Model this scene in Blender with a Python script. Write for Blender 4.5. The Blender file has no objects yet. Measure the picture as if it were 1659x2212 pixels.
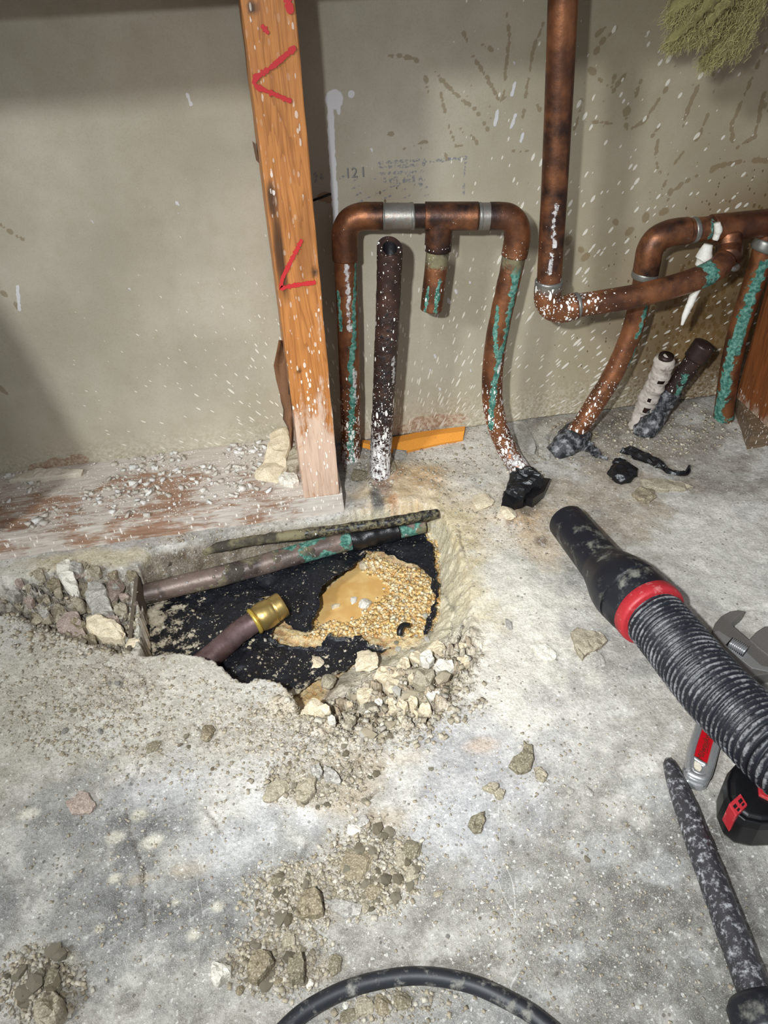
import bpy, bmesh, math, random
import numpy as np
from mathutils import Vector, Matrix
from mathutils.geometry import delaunay_2d_cdt

# ------------------------------------------------------------------ camera geometry
F, CX, CY = 1661.0, 829.5, 1106.0          # focal length (px) and centre for a 1659x2212 frame
nrm = lambda v: np.array(v, float) / np.linalg.norm(v)
_dn = nrm((925 - CX, 3180 - CY, F)); _vx = nrm((15000 - CX, -873 - CY, F))
_Z = -_dn; _X = nrm(_vx - _Z * _vx.dot(_Z)); _Y = np.cross(_Z, _X)
RCW = np.array([_X, _Y, _Z])               # world <- camera (x right, y down, z forward)
H = 0.52
CAM = np.array([0, 0, H])
def ray(px, py): return RCW @ np.array([(px - CX) / F, (py - CY) / F, 1.0])
def fl(px, py, z=0.0):                     # point on the horizontal plane z seen at a pixel
    r = ray(px, py); return CAM + r * (z - H) / r[2]
def wl(px, py, y):                         # point on the vertical plane Y = y
    r = ray(px, py); return CAM + r * y / r[1]

S = bpy.context.scene
cd = bpy.data.cameras.new('camera'); cam = bpy.data.objects.new('camera', cd); S.collection.objects.link(cam)
m = RCW @ np.diag([1, -1, -1])
cam.matrix_world = Matrix([[*m[0], 0], [*m[1], 0], [*m[2], H], [0, 0, 0, 1]])
cd.sensor_fit = 'VERTICAL'; cd.sensor_height = 36.0; cd.lens = F / 2212 * 36.0
cd.shift_x = 0; cd.clip_start = 0.01; cd.clip_end = 20
S.camera = cam

# ------------------------------------------------------------------ light and exposure
S.view_settings.view_transform = 'Standard'; S.view_settings.look = 'None'
S.view_settings.gamma = 1.0; S.view_settings.use_curve_mapping = False
S.view_settings.exposure = 0.0
W = bpy.data.worlds.new('room_air'); S.world = W; W.use_nodes = True
W.node_tree.nodes['Background'].inputs[0].default_value = (0.86, 0.90, 1.0, 1)
W.node_tree.nodes['Background'].inputs[1].default_value = 0.34
def lamp(name, typ, loc, target, energy, color, size, angle=60, blend=1.0):
    ld = bpy.data.lights.new(name, typ); o = bpy.data.objects.new(name, ld); S.collection.objects.link(o)
    o.location = loc; d = Vector(target) - Vector(loc); o.rotation_euler = d.to_track_quat('-Z', 'Y').to_euler()
    ld.energy = energy; ld.color = color
    if typ == 'SPOT': ld.spot_size = math.radians(angle); ld.spot_blend = blend; ld.shadow_soft_size = size
    elif typ == 'AREA': ld.shape = 'DISK'; ld.size = size
    else: ld.shadow_soft_size = size
    return o
TORCH = (-0.11, -0.02, 0.60)               # hand torch: hot centre plus wide spill
lamp('torch_hotspot', 'SPOT', TORCH, (0.16, 0.545, 0.0), 21.0, (0.95, 0.985, 1.0), 0.012, 64, 1.0)
lamp('torch_spill', 'SPOT', TORCH, (0.24, 0.50, 0.04), 11.0, (0.93, 0.985, 1.0), 0.012, 120, 1.0)
lamp('work_light', 'AREA', (-1.29, -0.65, 1.33), (0.15, 0.62, 0.10), 25.0, (0.93, 0.985, 1.0), 0.21)

# ------------------------------------------------------------------ object helpers
COL = S.collection.objects
WLOC = {}
def setp(o, label=None, cat=None, group=None, kind=None):
    if label: o['label'] = label
    if cat: o['category'] = cat
    if group: o['group'] = group
    if kind: o['kind'] = kind
    return o
def empty(name, loc, label, cat, group=None):
    o = bpy.data.objects.new(name, None); COL.link(o); o.location = loc; o.empty_display_size = .01
    WLOC[o.name] = np.array(loc, float); return setp(o, label, cat, group)
def mesh(name, V, Fs, smooth=False, attrs=None):
    V = np.asarray(V, np.float32); me = bpy.data.meshes.new(name)
    if isinstance(Fs, np.ndarray):
        k = Fs.shape[1]; n = len(Fs)
        me.vertices.add(len(V)); me.vertices.foreach_set('co', V.ravel())
        me.loops.add(n * k); me.loops.foreach_set('vertex_index', Fs.astype(np.int32).ravel())
        me.polygons.add(n); me.polygons.foreach_set('loop_start', np.arange(0, n * k, k, dtype=np.int32))
        me.update(calc_edges=True)
    else:
        me.from_pydata([tuple(v) for v in V.tolist()], [], Fs); me.update()
    if smooth: me.polygons.foreach_set('use_smooth', np.ones(len(me.polygons), bool))
    for k, a in (attrs or {}).items():
        a = np.asarray(a, np.float32)
        if a.ndim == 1: me.attributes.new(k, 'FLOAT', 'POINT').data.foreach_set('value', a)
        elif a.shape[1] == 3: me.attributes.new(k, 'FLOAT_VECTOR', 'POINT').data.foreach_set('vector', a.ravel())
        else: me.attributes.new(k, 'FLOAT_COLOR', 'POINT').data.foreach_set('color', a.ravel())
    return me
def obj(name, V, Fs, mat, parent=None, loc=None, smooth=False, attrs=None, solid=0, bevel=0):
    """world-space vertices -> one mesh object, origin at its parent (or at its own base)"""
    V = np.asarray(V, float)
    if parent is not None: o0 = WLOC[parent.name]
    elif loc is not None: o0 = np.array(loc, float)
    else: c = (V.min(0) + V.max(0)) / 2; o0 = np.array([c[0], c[1], V[:, 2].min()])
    me = mesh(name, V - o0, Fs, smooth, attrs)
    me.materials.append(mat)
    o = bpy.data.objects.new(name, me); COL.link(o); WLOC[o.name] = o0
    if parent is not None: o.parent = parent
    else: o.location = o0
    if solid: md = o.modifiers.new('thick', 'SOLIDIFY'); md.thickness = solid; md.offset = -1
    if bevel:
        md = o.modifiers.new('soft_edge', 'BEVEL'); md.width = bevel; md.segments = 2; md.limit_method = 'ANGLE'; md.angle_limit = .6
    return o
def join(parts):
    V = []; Fs = []; n = 0
    for v, f in parts:
        V.append(np.asarray(v, float)); Fs += [[i + n for i in q] for q in (f.tolist() if isinstance(f, np.ndarray) else f)]; n += len(v)
    return np.concatenate(V), Fs
def box(x0, x1, y0, y1, z0, z1):
    V = [(x, y, z) for z in (z0, z1) for y in (y0, y1) for x in (x0, x1)]
    return V, [[0, 2, 3, 1], [4, 5, 7, 6], [0, 1, 5, 4], [2, 6, 7, 3], [0, 4, 6, 2], [1, 3, 7, 5]]
def prism(poly, z0, z1):                   # world polygon (N,2|3) extruded in z
    P = np.asarray(poly, float)[:, :2]
    if ((P[:, 0] * np.roll(P[:, 1], -1) - P[:, 1] * np.roll(P[:, 0], -1)).sum()) < 0: P = P[::-1]
    n = len(P); V = [(x, y, z0) for x, y in P] + [(x, y, z1) for x, y in P]
    return V, [list(range(n - 1, -1, -1)), list(range(n, 2 * n))] + [[i, (i + 1) % n, (i + 1) % n + n, i + n] for i in range(n)]
def px_poly(pts, z): return np.array([fl(x, y, z) for x, y in pts])

# ------------------------------------------------------------------ noise in numpy
def _h(ix, iy, s):
    h = (ix.astype(np.int64) * 374761393 + iy.astype(np.int64) * 668265263 + s * 974711) & 0xffffffff
    h = ((h ^ (h >> 13)) * 1274126177) & 0xffffffff; h = (h ^ (h >> 16)) & 0xffffffff
    return h / 4294967295.0
def vn(x, y, s=0):
    ix = np.floor(x); iy = np.floor(y); fx = x - ix; fy = y - iy
    fx = fx * fx * (3 - 2 * fx); fy = fy * fy * (3 - 2 * fy)
    a = _h(ix, iy, s); b = _h(ix + 1, iy, s); c = _h(ix, iy + 1, s); d = _h(ix + 1, iy + 1, s)
    return (a + (b - a) * fx) * (1 - fy) + (c + (d - c) * fx) * fy
def fbm(x, y, sc, o=4, s=0, g=.5):
    t = 0; a = 1; n = 0
    for k in range(o): t = t + a * vn(x * sc * 2 ** k + 17.3 * k, y * sc * 2 ** k - 9.1 * k, s + k); n += a; a *= g
    return t / n
def cells(x, y, sc, s=0):                  # F1, F2, cell hash, offset to the cell point
    x = x * sc; y = y * sc; ix = np.floor(x); iy = np.floor(y)
    f1 = np.full(np.shape(x), 9.); f2 = f1.copy(); hid = np.zeros(np.shape(x)); ox = hid.copy(); oy = hid.copy()
    for i in (-1, 0, 1):
        for j in (-1, 0, 1):
            a = ix + i; b = iy + j; dx = a + _h(a, b, s) - x; dy = b + _h(a, b, s + 7) - y
            d = np.hypot(dx, dy); c = d < f1
            f2 = np.where(c, f1, np.minimum(f2, d)); f1 = np.where(c, d, f1)
            hid = np.where(c, _h(a, b, s + 13), hid); ox = np.where(c, dx, ox); oy = np.where(c, dy, oy)
    return f1, f2, hid, ox, oy
def ss(a, b, x): t = np.clip((x - a) / (b - a), 0, 1); return t * t * (3 - 2 * t)
def sdf(x, y, poly):                       # signed distance, positive inside
    P = np.asarray(poly)[:, :2]; d = np.full(np.shape(x), 1e9); ins = np.zeros(np.shape(x), bool)
    for (ax, ay), (bx, by) in zip(P, np.roll(P, -1, 0)):
        ex, ey = bx - ax, by - ay; t = np.clip(((x - ax) * ex + (y - ay) * ey) / (ex * ex + ey * ey + 1e-12), 0, 1)
        d = np.minimum(d, np.hypot(x - ax - t * ex, y - ay - t * ey))
        c = ((ay > y) != (by > y)) & (x < (bx - ax) * (y - ay) / (by - ay + 1e-15) + ax); ins ^= c
    return np.where(ins, d, -d)
def lin(r, g, b):                          # sRGB 0-255 -> linear
    f = lambda c: c / 12.92 if c <= .04045 else ((c + .055) / 1.055) ** 2.4
    return (f(r / 255), f(g / 255), f(b / 255))
def L4(*c): return (*lin(*c), 1.0)

# ------------------------------------------------------------------ node material helper
class M:
    def __init__(s, name):
        s.m = bpy.data.materials.new(name); s.m.use_nodes = True; s.t = s.m.node_tree
        s.p = s.t.nodes['Principled BSDF']
    def set(s, sock, v):
        if isinstance(v, bpy.types.NodeSocket): s.t.links.new(v, sock)
        elif isinstance(v, tuple) and len(v) == 3 and sock.type == 'RGBA': sock.default_value = (*v, 1)
        else: sock.default_value = v
    def node(s, typ, ins={}, **kw):
        n = s.t.nodes.new(typ)
        for k, v in kw.items(): setattr(n, k, v)
        for k, v in ins.items(): s.set(n.inputs[k], v)
        return n
    def co(s): return s.node('ShaderNodeTexCoord').outputs['Object']
    def attr(s, n, out='Fac'): return s.node('ShaderNodeAttribute', attribute_name=n).outputs[out]
    def map(s, v, scale=(1, 1, 1), rot=(0, 0, 0), loc=(0, 0, 0)):
        return s.node('ShaderNodeMapping', {'Vector': v, 'Scale': scale, 'Rotation': rot, 'Location': loc}).outputs[0]
    def noise(s, v, sc, det=4, rough=.55, dist=0, out='Fac'):
        return s.node('ShaderNodeTexNoise', {'Vector': v, 'Scale': sc, 'Detail': det, 'Roughness': rough, 'Distortion': dist}).outputs[out]
    def vor(s, v, sc, feat='F1', out=None, dims='3D', rnd=1.0):
        n = s.node('ShaderNodeTexVoronoi', {'Vector': v, 'Scale': sc, 'Randomness': rnd}, voronoi_dimensions=dims, feature=feat)
        return n.outputs[out] if out else (n.outputs['Distance'], n.outputs['Color'])
    def mth(s, op, a, b=0.0, clamp=False):
        n = s.node('ShaderNodeMath', operation=op, use_clamp=clamp); s.set(n.inputs[0], a); s.set(n.inputs[1], b); return n.outputs[0]
    def step(s, x, lo, hi, a=0.0, b=1.0):
        n = s.node('ShaderNodeMapRange', {'Value': x, 'From Min': lo, 'From Max': hi, 'To Min': a, 'To Max': b}, interpolation_type='SMOOTHSTEP'); return n.outputs[0]
    def mix(s, f, a, b, blend='MIX'):
        n = s.node('ShaderNodeMix', data_type='RGBA', blend_type=blend); s.set(n.inputs[0], f); s.set(n.inputs[6], a); s.set(n.inputs[7], b); return n.outputs[2]
    def sep(s, v): return s.node('ShaderNodeSeparateXYZ', {0: v}).outputs
    def splat(s, v, sc, size, dims='3D', keep=.5):     # scattered drops: 0..1 mask
        d, c = s.vor(v, sc, dims=dims); r = s.sep(c)
        thr = s.mth('MULTIPLY', s.step(r[0], 1 - keep, 1.0, 0.0, 1.0), size)
        return s.step(s.mth('SUBTRACT', thr, d), 0.0, .05)
    def bump(s, h, st=.5, dist=.001, normal=None):
        i = {'Strength': st, 'Distance': dist, 'Height': h}
        if normal is not None: i['Normal'] = normal
        return s.node('ShaderNodeBump', i).outputs[0]
    def out(s, col, rough=.7, metal=0.0, normal=None, spec=.5, coat=None):
        s.set(s.p.inputs['Base Color'], col); s.set(s.p.inputs['Roughness'], rough); s.set(s.p.inputs['Metallic'], metal)
        s.set(s.p.inputs['Specular IOR Level'], spec)
        if normal is not None: s.set(s.p.inputs['Normal'], normal)
        if coat is not None: s.set(s.p.inputs['Coat Weight'], coat); s.p.inputs['Coat Roughness'].default_value = .12
        return s.m
# ------------------------------------------------------------------ materials
def mat_floor():
    k = M('dusty_concrete'); v = k.co(); c = k.attr('col', 'Color'); wet = k.attr('wet')
    n1 = k.noise(v, 60, 6, .65); n2 = k.noise(v, 420, 4, .6); n3 = k.noise(v, 1500, 2, .6)
    c = k.mix(k.step(n1, .36, .64), k.mix(.16, c, (0, 0, 0)), k.mix(.12, c, lin(250, 246, 238)))
    n4 = k.noise(v, 170, 5, .7); c = k.mix(k.step(n4, .44, .32, 0, .34), c, k.mix(.6, c, (.03, .028, .026)))
    c = k.mix(k.step(n4, .56, .72, 0, .45), c, lin(240, 238, 232))
    c = k.mix(k.step(n2, .42, .66, 0, .46), c, k.mix(.55, c, (.02, .017, .014), 'MIX'))
    c = k.mix(k.step(n3, .50, .75, 0, .40), c, lin(246, 240, 228))
    gr = k.splat(k.mix(.004, v, k.noise(v, 300, 2, out='Color')), 520, .55, keep=.14); c = k.mix(k.mth('MULTIPLY', gr, .42), c, lin(246, 244, 238))
    dk = k.splat(k.map(v, loc=(.3, .1, 0)), 300, .40, keep=.10); c = k.mix(k.mth('MULTIPLY', dk, .6), c, lin(80, 72, 62))
    sc = k.vor(k.map(k.mix(.035, v, k.noise(v, 9, 2, out='Color')), scale=(1, .12, 1), rot=(0, 0, .6)), 55, 'DISTANCE_TO_EDGE', 'Distance')
    scm = k.mth('MULTIPLY', k.step(sc, .012, .0), k.step(k.noise(v, 14, 2), .52, .66)); scm = k.mth('MULTIPLY', scm, k.attr('scr'))
    c = k.mix(k.mth('MULTIPLY', scm, .6), c, lin(236, 234, 230))
    h = k.mth('ADD', k.mth('MULTIPLY', n1, .9), k.mth('ADD', k.mth('MULTIPLY', n2, .8), k.mth('MULTIPLY', n3, .5)))
    h = k.mth('ADD', h, k.mth('ADD', k.mth('MULTIPLY', gr, .4), k.mth('MULTIPLY', n4, 1.2)))
    b = k.bump(h, k.mth('MULTIPLY', k.attr('rel'), .9), .0014)
    r = k.step(wet, 0, 1, .92, .27); r = k.mth('ADD', r, k.mth('MULTIPLY', n2, .10))
    return k.out(c, r, normal=b, spec=k.step(wet, 0, 1, .25, .6))
def mat_wall():
    k = M('drywall_paper'); v = k.co()
    n1 = k.noise(v, 9, 4); n2 = k.noise(v, 70, 4); n3 = k.noise(v, 700, 2)
    c = k.mix(k.step(n1, .35, .68), lin(168, 160, 142), lin(184, 176, 158))
    c = k.mix(k.step(n2, .45, .75, 0, .25), c, lin(160, 150, 124))
    c = k.mix(k.step(n3, .45, .7, 0, .12), c, lin(120, 108, 90))
    c = k.mix(k.attr('tone'), c, lin(150, 132, 92))
    mold = k.attr('mold'); d, cc = k.vor(k.map(v, scale=(1, 1, .62)), 190); th = k.mth('MULTIPLY', mold, .62)
    ms = k.step(k.mth('SUBTRACT', th, k.mth('ADD', d, k.mth('MULTIPLY', k.sep(cc)[0], .28))), -.02, .05)
    c = k.mix(k.mth('MULTIPLY', ms, .75), c, lin(72, 52, 26))
    c = k.mix(k.mth('MULTIPLY', k.step(mold, .12, .9), .80), c, lin(112, 84, 44))
    br = k.step(k.mth('ADD', k.attr('brown'), k.mth('MULTIPLY', k.noise(v, 500, 3), .5)), .55, .85)
    c = k.mix(k.mth('MULTIPLY', br, .50), c, lin(112, 88, 48))
    ink = k.mth('MULTIPLY', k.step(k.attr('ink'), .35, .75), k.step(k.noise(v, 420, 3), .42, .58))
    c = k.mix(k.mth('MULTIPLY', ink, .55), c, lin(74, 88, 118))
    chip = k.step(k.mth('ADD', k.attr('chip'), k.mth('MULTIPLY', k.noise(v, 200, 3), .4)), .62, .72)
    c = k.mix(k.mth('MULTIPLY', chip, .8), c, lin(150, 118, 92))
    pv = k.attr('pol', 'Vector'); ds = k.attr('dens')
    def streak(sc, size, keep, loc):
        d, c2 = k.vor(k.map(pv, loc=loc), sc, dims='2D'); r = k.sep(c2)
        thr = k.mth('MULTIPLY', k.step(k.mth('ADD', r[0], k.mth('MULTIPLY', ds, keep)), 1.0, 1.5, 0, 1), size)
        return k.step(k.mth('SUBTRACT', thr, d), 0.0, .06)
    s1 = streak(135, .38, .49, (0, 0, 0)); s2 = streak(270, .46, .56, (.7, .3, 0)); s3 = streak(80, .26, .14, (.2, .9, 0))
    sp = k.mth('MAXIMUM', s1, k.mth('MAXIMUM', s2, s3))
    c = k.mix(k.mth('MULTIPLY', sp, .80), c, lin(232, 226, 212))
    wh = k.step(k.mth('ADD', k.attr('white'), k.mth('MULTIPLY', k.noise(v, 260, 3), .3)), .55, .75)
    c = k.mix(k.mth('MULTIPLY', wh, .75), c, lin(222, 220, 224))
    du = k.mth('MULTIPLY', k.attr('dust'), k.step(k.noise(v, 260, 5, .7), .40, .62))
    c = k.mix(k.mth('MULTIPLY', du, .8), c, lin(214, 204, 186))
    h = k.mth('ADD', k.mth('MULTIPLY', n3, .25), k.mth('ADD', k.mth('MULTIPLY', n2, .3), k.mth('ADD', k.mth('MULTIPLY', sp, 1.0), k.mth('MULTIPLY', wh, 1.2))))
    return k.out(c, .78, normal=k.bump(h, .35, .0012), spec=.3)
def mat_wood(name, dark, light, dustc, dust=0.0, axis='z', red=False):
    k = M(name); v = k.co()
    st = {'z': (1, 1, .07), 'x': (.07, 1, 1)}[axis]
    g = k.noise(k.map(v, scale=st), 260, 5, .6); g2 = k.noise(k.map(v, scale=st), 46, 3, .55, .6)
    w = k.mth('FRACT', k.mth('MULTIPLY', g2, 13.0)); ring = k.step(w, .55, .98)
    c = k.mix(k.step(g, .3, .72), light, k.mix(.35, light, dark)); c = k.mix(k.mth('MULTIPLY', ring, .40), c, dark)
    bl = k.step(k.noise(k.map(v, scale=tuple(3 * a if a < 1 else a for a in st)), 28, 3), .56, .70); c = k.mix(k.mth('MULTIPLY', bl, .45), c, k.mix(.5, dark, (.03, .018, .01)))
    kn = k.attr('knot'); c = k.mix(kn, c, lin(70, 46, 26))
    du = k.attr('dust'); dn = k.noise(k.map(v, scale=tuple(.3 if a < 1 else 1 for a in st)), 120, 6, .72); dn2 = k.noise(k.map(v, scale=st), 500, 3, .6)
    dm = k.step(k.mth('ADD', k.mth('ADD', dn, k.mth('MULTIPLY', dn2, .25)), k.mth('MULTIPLY', k.mth('ADD', du, dust), .46)), .84, 1.06)
    c = k.mix(k.mth('MULTIPLY', dm, .80), c, dustc)
    c = k.mix(k.mth('MULTIPLY', k.step(g, .45, .7), .22), c, dark); c = k.mix(k.mth('MULTIPLY', ring, .16), c, dark)
    s1 = k.splat(k.map(v, scale=(1, 1, .45)), 330, .46, keep=.16); s2 = k.splat(k.map(v, scale=(1, 1, .3), rot=(0, .5, 0)), 520, .5, keep=.25)
    sm = k.mth('MULTIPLY', k.mth('MAXIMUM', s1, s2), k.step(k.mth('ADD', du, .14 + dust), 0, .7)); c = k.mix(k.mth('MULTIPLY', sm, .9), c, lin(236, 226, 214))
    h = k.mth('ADD', k.mth('MULTIPLY', g, .8), k.mth('ADD', k.mth('MULTIPLY', dm, .6), sm))
    return k.out(c, k.step(dm, 0, 1, .50, .9), normal=k.bump(h, .5, .0010), spec=.4)
def mat_copper(name='aged_copper', spec=.12, base=((154, 100, 66), (98, 64, 48)), metal=.65):
    k = M(name); v = k.co()
    n1 = k.noise(v, 34, 4, .6); n2 = k.noise(v, 240, 5, .65)
    c = k.mix(k.step(n1, .36, .66), lin(*base[0]), lin(*base[1]))
    c = k.mix(k.step(k.mth('ADD', k.noise(v, 58, 4), k.mth('MULTIPLY', k.attr('ox'), .42)), .52, .98), c, lin(52, 40, 38))
    c = k.mix(k.step(n2, .5, .75, 0, .3), c, lin(70, 44, 34))
    sol = k.attr('solder'); c = k.mix(k.mth('MULTIPLY', sol, k.step(n2, .25, .55, .55, .95)), c, lin(138, 136, 130))
    pn = k.attr('pat'); pt = k.step(k.mth('ADD', k.mth('MULTIPLY', pn, .7), k.mth('MULTIPLY', k.mth('SUBTRACT', k.noise(v, 260, 5, .72), .5), 1.3)), .34, .50)
    c = k.mix(pt, c, k.mix(k.step(n2, .35, .7), lin(30, 88, 76), lin(112, 158, 142)))
    gr = k.step(k.mth('ADD', k.attr('crust'), k.mth('MULTIPLY', n2, .7)), .72, .95)
    c = k.mix(gr, c, k.mix(k.step(n1, .4, .6), lin(120, 112, 84), lin(60, 54, 44)))
    tr = k.step(k.mth('ADD', k.attr('tar'), k.mth('MULTIPLY', n2, .5)), .62, .75); c = k.mix(tr, c, lin(22, 21, 24))
    wh = k.step(k.mth('ADD', k.mth('MULTIPLY', k.attr('wht'), .62), k.mth('MULTIPLY', k.mth('SUBTRACT', k.noise(v, 230, 6, .75), .5), 1.7)), .40, .54)
    wh2 = k.mth('MULTIPLY', wh, .92); c = k.mix(wh2, c, k.mix(k.step(n2, .4, .65), lin(176, 170, 168), lin(216, 212, 210)))
    dens = k.attr('spk'); d, cc = k.vor(k.map(v, scale=(1, 1, .4), rot=(0, .45, 0)), 320); r = k.sep(cc)
    thr = k.mth('MULTIPLY', k.step(k.mth('ADD', r[0], k.mth('MULTIPLY', dens, .5)), .96, 1.5, 0, 1), .62); s1 = k.step(k.mth('SUBTRACT', thr, d), 0, .05)
    d, cc = k.vor(k.map(v, loc=(.4, .2, .1)), 600); r = k.sep(cc)
    thr = k.mth('MULTIPLY', k.step(k.mth('ADD', r[0], k.mth('MULTIPLY', dens, .5)), .95, 1.5, 0, 1), .6); s2 = k.step(k.mth('SUBTRACT', thr, d), 0, .05)
    sm = k.mth('MAXIMUM', s1, s2); c = k.mix(k.mth('MULTIPLY', sm, .95), c, lin(236, 232, 226))
    cov = k.mth('MAXIMUM', k.mth('MAXIMUM', pt, wh), k.mth('MAXIMUM', k.mth('MAXIMUM', sm, tr), gr))
    met = k.step(cov, 0, 1, metal, 0.0)
    h = k.mth('ADD', k.mth('MULTIPLY', cov, 1.2), k.mth('MULTIPLY', n2, .5))
    ro = k.mth('ADD', k.step(cov, 0, 1, .36, .75), k.mth('MULTIPLY', n2, .14))
    ro = k.step(tr, 0, 1, ro, .38)
    return k.out(c, ro, met, k.bump(h, .55, .0010))
def mat_plain(name, col, rough=.5, metal=0.0, dustc=None, dust=.5, dsc=120, var=.25, bump=.15, spec=.5, vscale=(1, 1, 1)):
    k = M(name); v = k.map(k.co(), scale=vscale); n = k.noise(v, dsc, 6, .68); n2 = k.noise(v, dsc * 6, 3)
    c = k.mix(k.step(n2, .35, .7, 0, var), lin(*col), k.mix(.6, lin(*col), (0, 0, 0)))
    r = rough; dm = None
    if dustc:
        dm = k.step(n, .74 - dust * .34, .92 - dust * .30); c = k.mix(k.mth('MULTIPLY', dm, .85), c, lin(*dustc)); r = k.step(dm, 0, 1, rough, .85)
        metal = k.step(dm, 0, 1, metal, 0.0)
    h = n if dm is None else k.mth('ADD', k.mth('MULTIPLY', n2, .3), dm)
    return k.out(c, r, metal, k.bump(h, bump, .001), spec=spec)
def mat_rock(name, a, b, wet=0):
    k = M(name); v = k.co(); n = k.noise(v, 150, 6, .65); n2 = k.noise(v, 900, 3)
    c = k.mix(k.step(n, .35, .66), lin(*a), lin(*b)); c = k.mix(k.step(n2, .5, .72, 0, .35), c, lin(240, 232, 216)); c = k.mix(k.step(n2, .5, .3, 0, .35), c, lin(70, 60, 48))
    return k.out(c, .9 - .55 * wet, normal=k.bump(k.mth('ADD', n, k.mth('MULTIPLY', n2, .6)), .8, .0012), spec=.3 + .2 * wet)
def mat_crumb(name, rough=.9):
    k = M(name); v = k.co(); n = k.noise(v, 700, 3); c = k.mix(k.step(n, .3, .7, 0, .35), k.attr('col', 'Color'), (.09, .075, .055))
    return k.out(c, rough, spec=.3)
def mat_sheet():
    k = M('black_plastic_film'); v = k.co(); d = k.attr('dirt'); n = k.noise(v, 90, 6, .7); n2 = k.noise(v, 420, 4, .65)
    dm = k.step(k.mth('ADD', k.mth('ADD', n, k.mth('MULTIPLY', n2, .35)), k.mth('MULTIPLY', d, .55)), .98, 1.08)
    s = k.mth('MULTIPLY', k.mth('MAXIMUM', k.splat(v, 330, .45, keep=.14), k.splat(k.map(v, loc=(.2, .5, 0)), 620, .45, keep=.2)), k.step(n, .42, .58))
    dm2 = k.mth('MAXIMUM', dm, k.mth('MULTIPLY', s, .8))
    c = k.mix(k.step(n2, .35, .75), lin(17, 18, 22), lin(34, 35, 42)); c = k.mix(k.mth('MULTIPLY', dm2, .9), c, k.mix(k.step(n, .5, .62), lin(172, 160, 138), lin(206, 194, 170)))
    return k.out(c, k.step(dm2, 0, 1, .46, .9), normal=k.bump(k.mth('ADD', k.mth('MULTIPLY', n2, .5), dm2), .5, .0012), spec=.4)
MF = mat_floor(); MW = mat_wall()
MSTUD = mat_wood('stud_pine', lin(128, 74, 34), lin(188, 124, 66), lin(214, 190, 170), 0.0, 'z')
MSTUD2 = mat_wood('dark_stained_pine', lin(78, 42, 22), lin(128, 74, 38), lin(170, 150, 130), -.1, 'z')
MSILL = mat_wood('sill_pine', lin(118, 88, 68), lin(160, 126, 104), lin(206, 200, 190), .42, 'x')
MGREYW = mat_wood('weathered_wood', lin(70, 56, 42), lin(120, 100, 78), lin(176, 164, 146), .3, 'x')
MFIBL = mat_plain('wool_fibre', (172, 162, 110), .95, 0, (140, 116, 70), .5, 60, bump=0)
MCU = mat_copper(); MCU2 = mat_copper('dull_brown_pipe', base=((92, 66, 56), (54, 42, 40)), metal=.5)
MCUP = mat_copper('purple_brown_copper', base=((120, 98, 98), (84, 62, 58)), metal=.5)
MSOLD = mat_plain('grey_solder', (140, 138, 132), .42, .7, (96, 92, 80), .45, 160)
MTAR = mat_plain('black_tar', (20, 20, 23), .34, 0, (120, 118, 118), .18, 140, bump=.8)
MTARD = mat_plain('dusty_tar', (34, 34, 38), .5, 0, (160, 160, 162), .86, 120, bump=.8)
MPASTE = mat_plain('white_paste', (226, 222, 212), .6, 0, None, bump=.5)
MPAPER = mat_plain('crusted_white_wrap', (184, 174, 164), .75, 0, (112, 94, 78), .62, 90, bump=.7)
MRUB = mat_plain('black_rubber', (24, 26, 34), .42, 0, (132, 130, 120), .66, 52, bump=.15)
def mat_rib():
    k = M('ribbed_black_hose'); v = k.co(); n = k.noise(v, 70, 5, .65); n2 = k.noise(v, 420, 4, .65)
    dm = k.step(k.mth('ADD', k.mth('MULTIPLY', k.attr('crest'), .34), k.mth('ADD', k.mth('MULTIPLY', n, .75), k.mth('MULTIPLY', n2, .55))), .86, 1.12)
    c = k.mix(k.mth('MULTIPLY', dm, .74), lin(24, 26, 33), lin(158, 158, 160))
    return k.out(c, k.step(dm, 0, 1, .42, .85), normal=k.bump(n2, .4, .0008))
MRIB = mat_rib()
MRED = mat_plain('red_plastic', (176, 40, 48), .5, 0, (196, 120, 118), .62, 120)
MREDL = mat_plain('red_enamel', (176, 14, 26), .38, 0, (120, 60, 60), .18, 260)
MSTEEL = mat_plain('worn_chrome_steel', (178, 178, 178), .34, .65, (120, 116, 108), .22, 140)
MSTEELD = mat_plain('dull_grey_steel', (124, 120, 115), .45, .45, (150, 146, 138), .28, 120)
MBIT = mat_plain('dark_steel_bit', (78, 76, 80), .42, .6, (180, 180, 184), .78, 240, bump=.4)
MBLK = mat_plain('black_tool_plastic', (17, 17, 19), .38, 0, (90, 90, 88), .14, 130)
MBRASS = mat_plain('brass', (186, 160, 100), .36, .85, (120, 100, 60), .40, 200)
MBRASSL = mat_plain('yellow_brass_ring', (214, 186, 84), .35, .6, None)
MCABLE = mat_plain('black_cable_rubber', (34, 36, 42), .5, 0, (150, 146, 138), .70, 90)
MFOAM = mat_plain('orange_foam', (238, 158, 60), .8, 0, (205, 150, 96), .35, 130, bump=.8)
MLEAF = mat_plain('dry_brown_leaf', (116, 80, 52), .8, 0, (146, 110, 80), .4, 90)
MNAIL = mat_plain('black_nail', (24, 22, 22), .5, .6)
MPAINT = mat_plain('red_marker_paint', (190, 36, 40), .55, 0, (190, 90, 60), .16, 300)
MWHITE = mat_plain('pale_plaster', (214, 204, 186), .9, 0, (190, 176, 150), .4, 120, bump=.5)
MFIB = mat_plain('mineral_wool', (128, 120, 76), .95, 0, (92, 78, 46), .45, 60, bump=.6)
MBOARD = mat_plain('plywood_edge', (96, 86, 72), .8, 0, (176, 168, 150), .42, 160)
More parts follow.
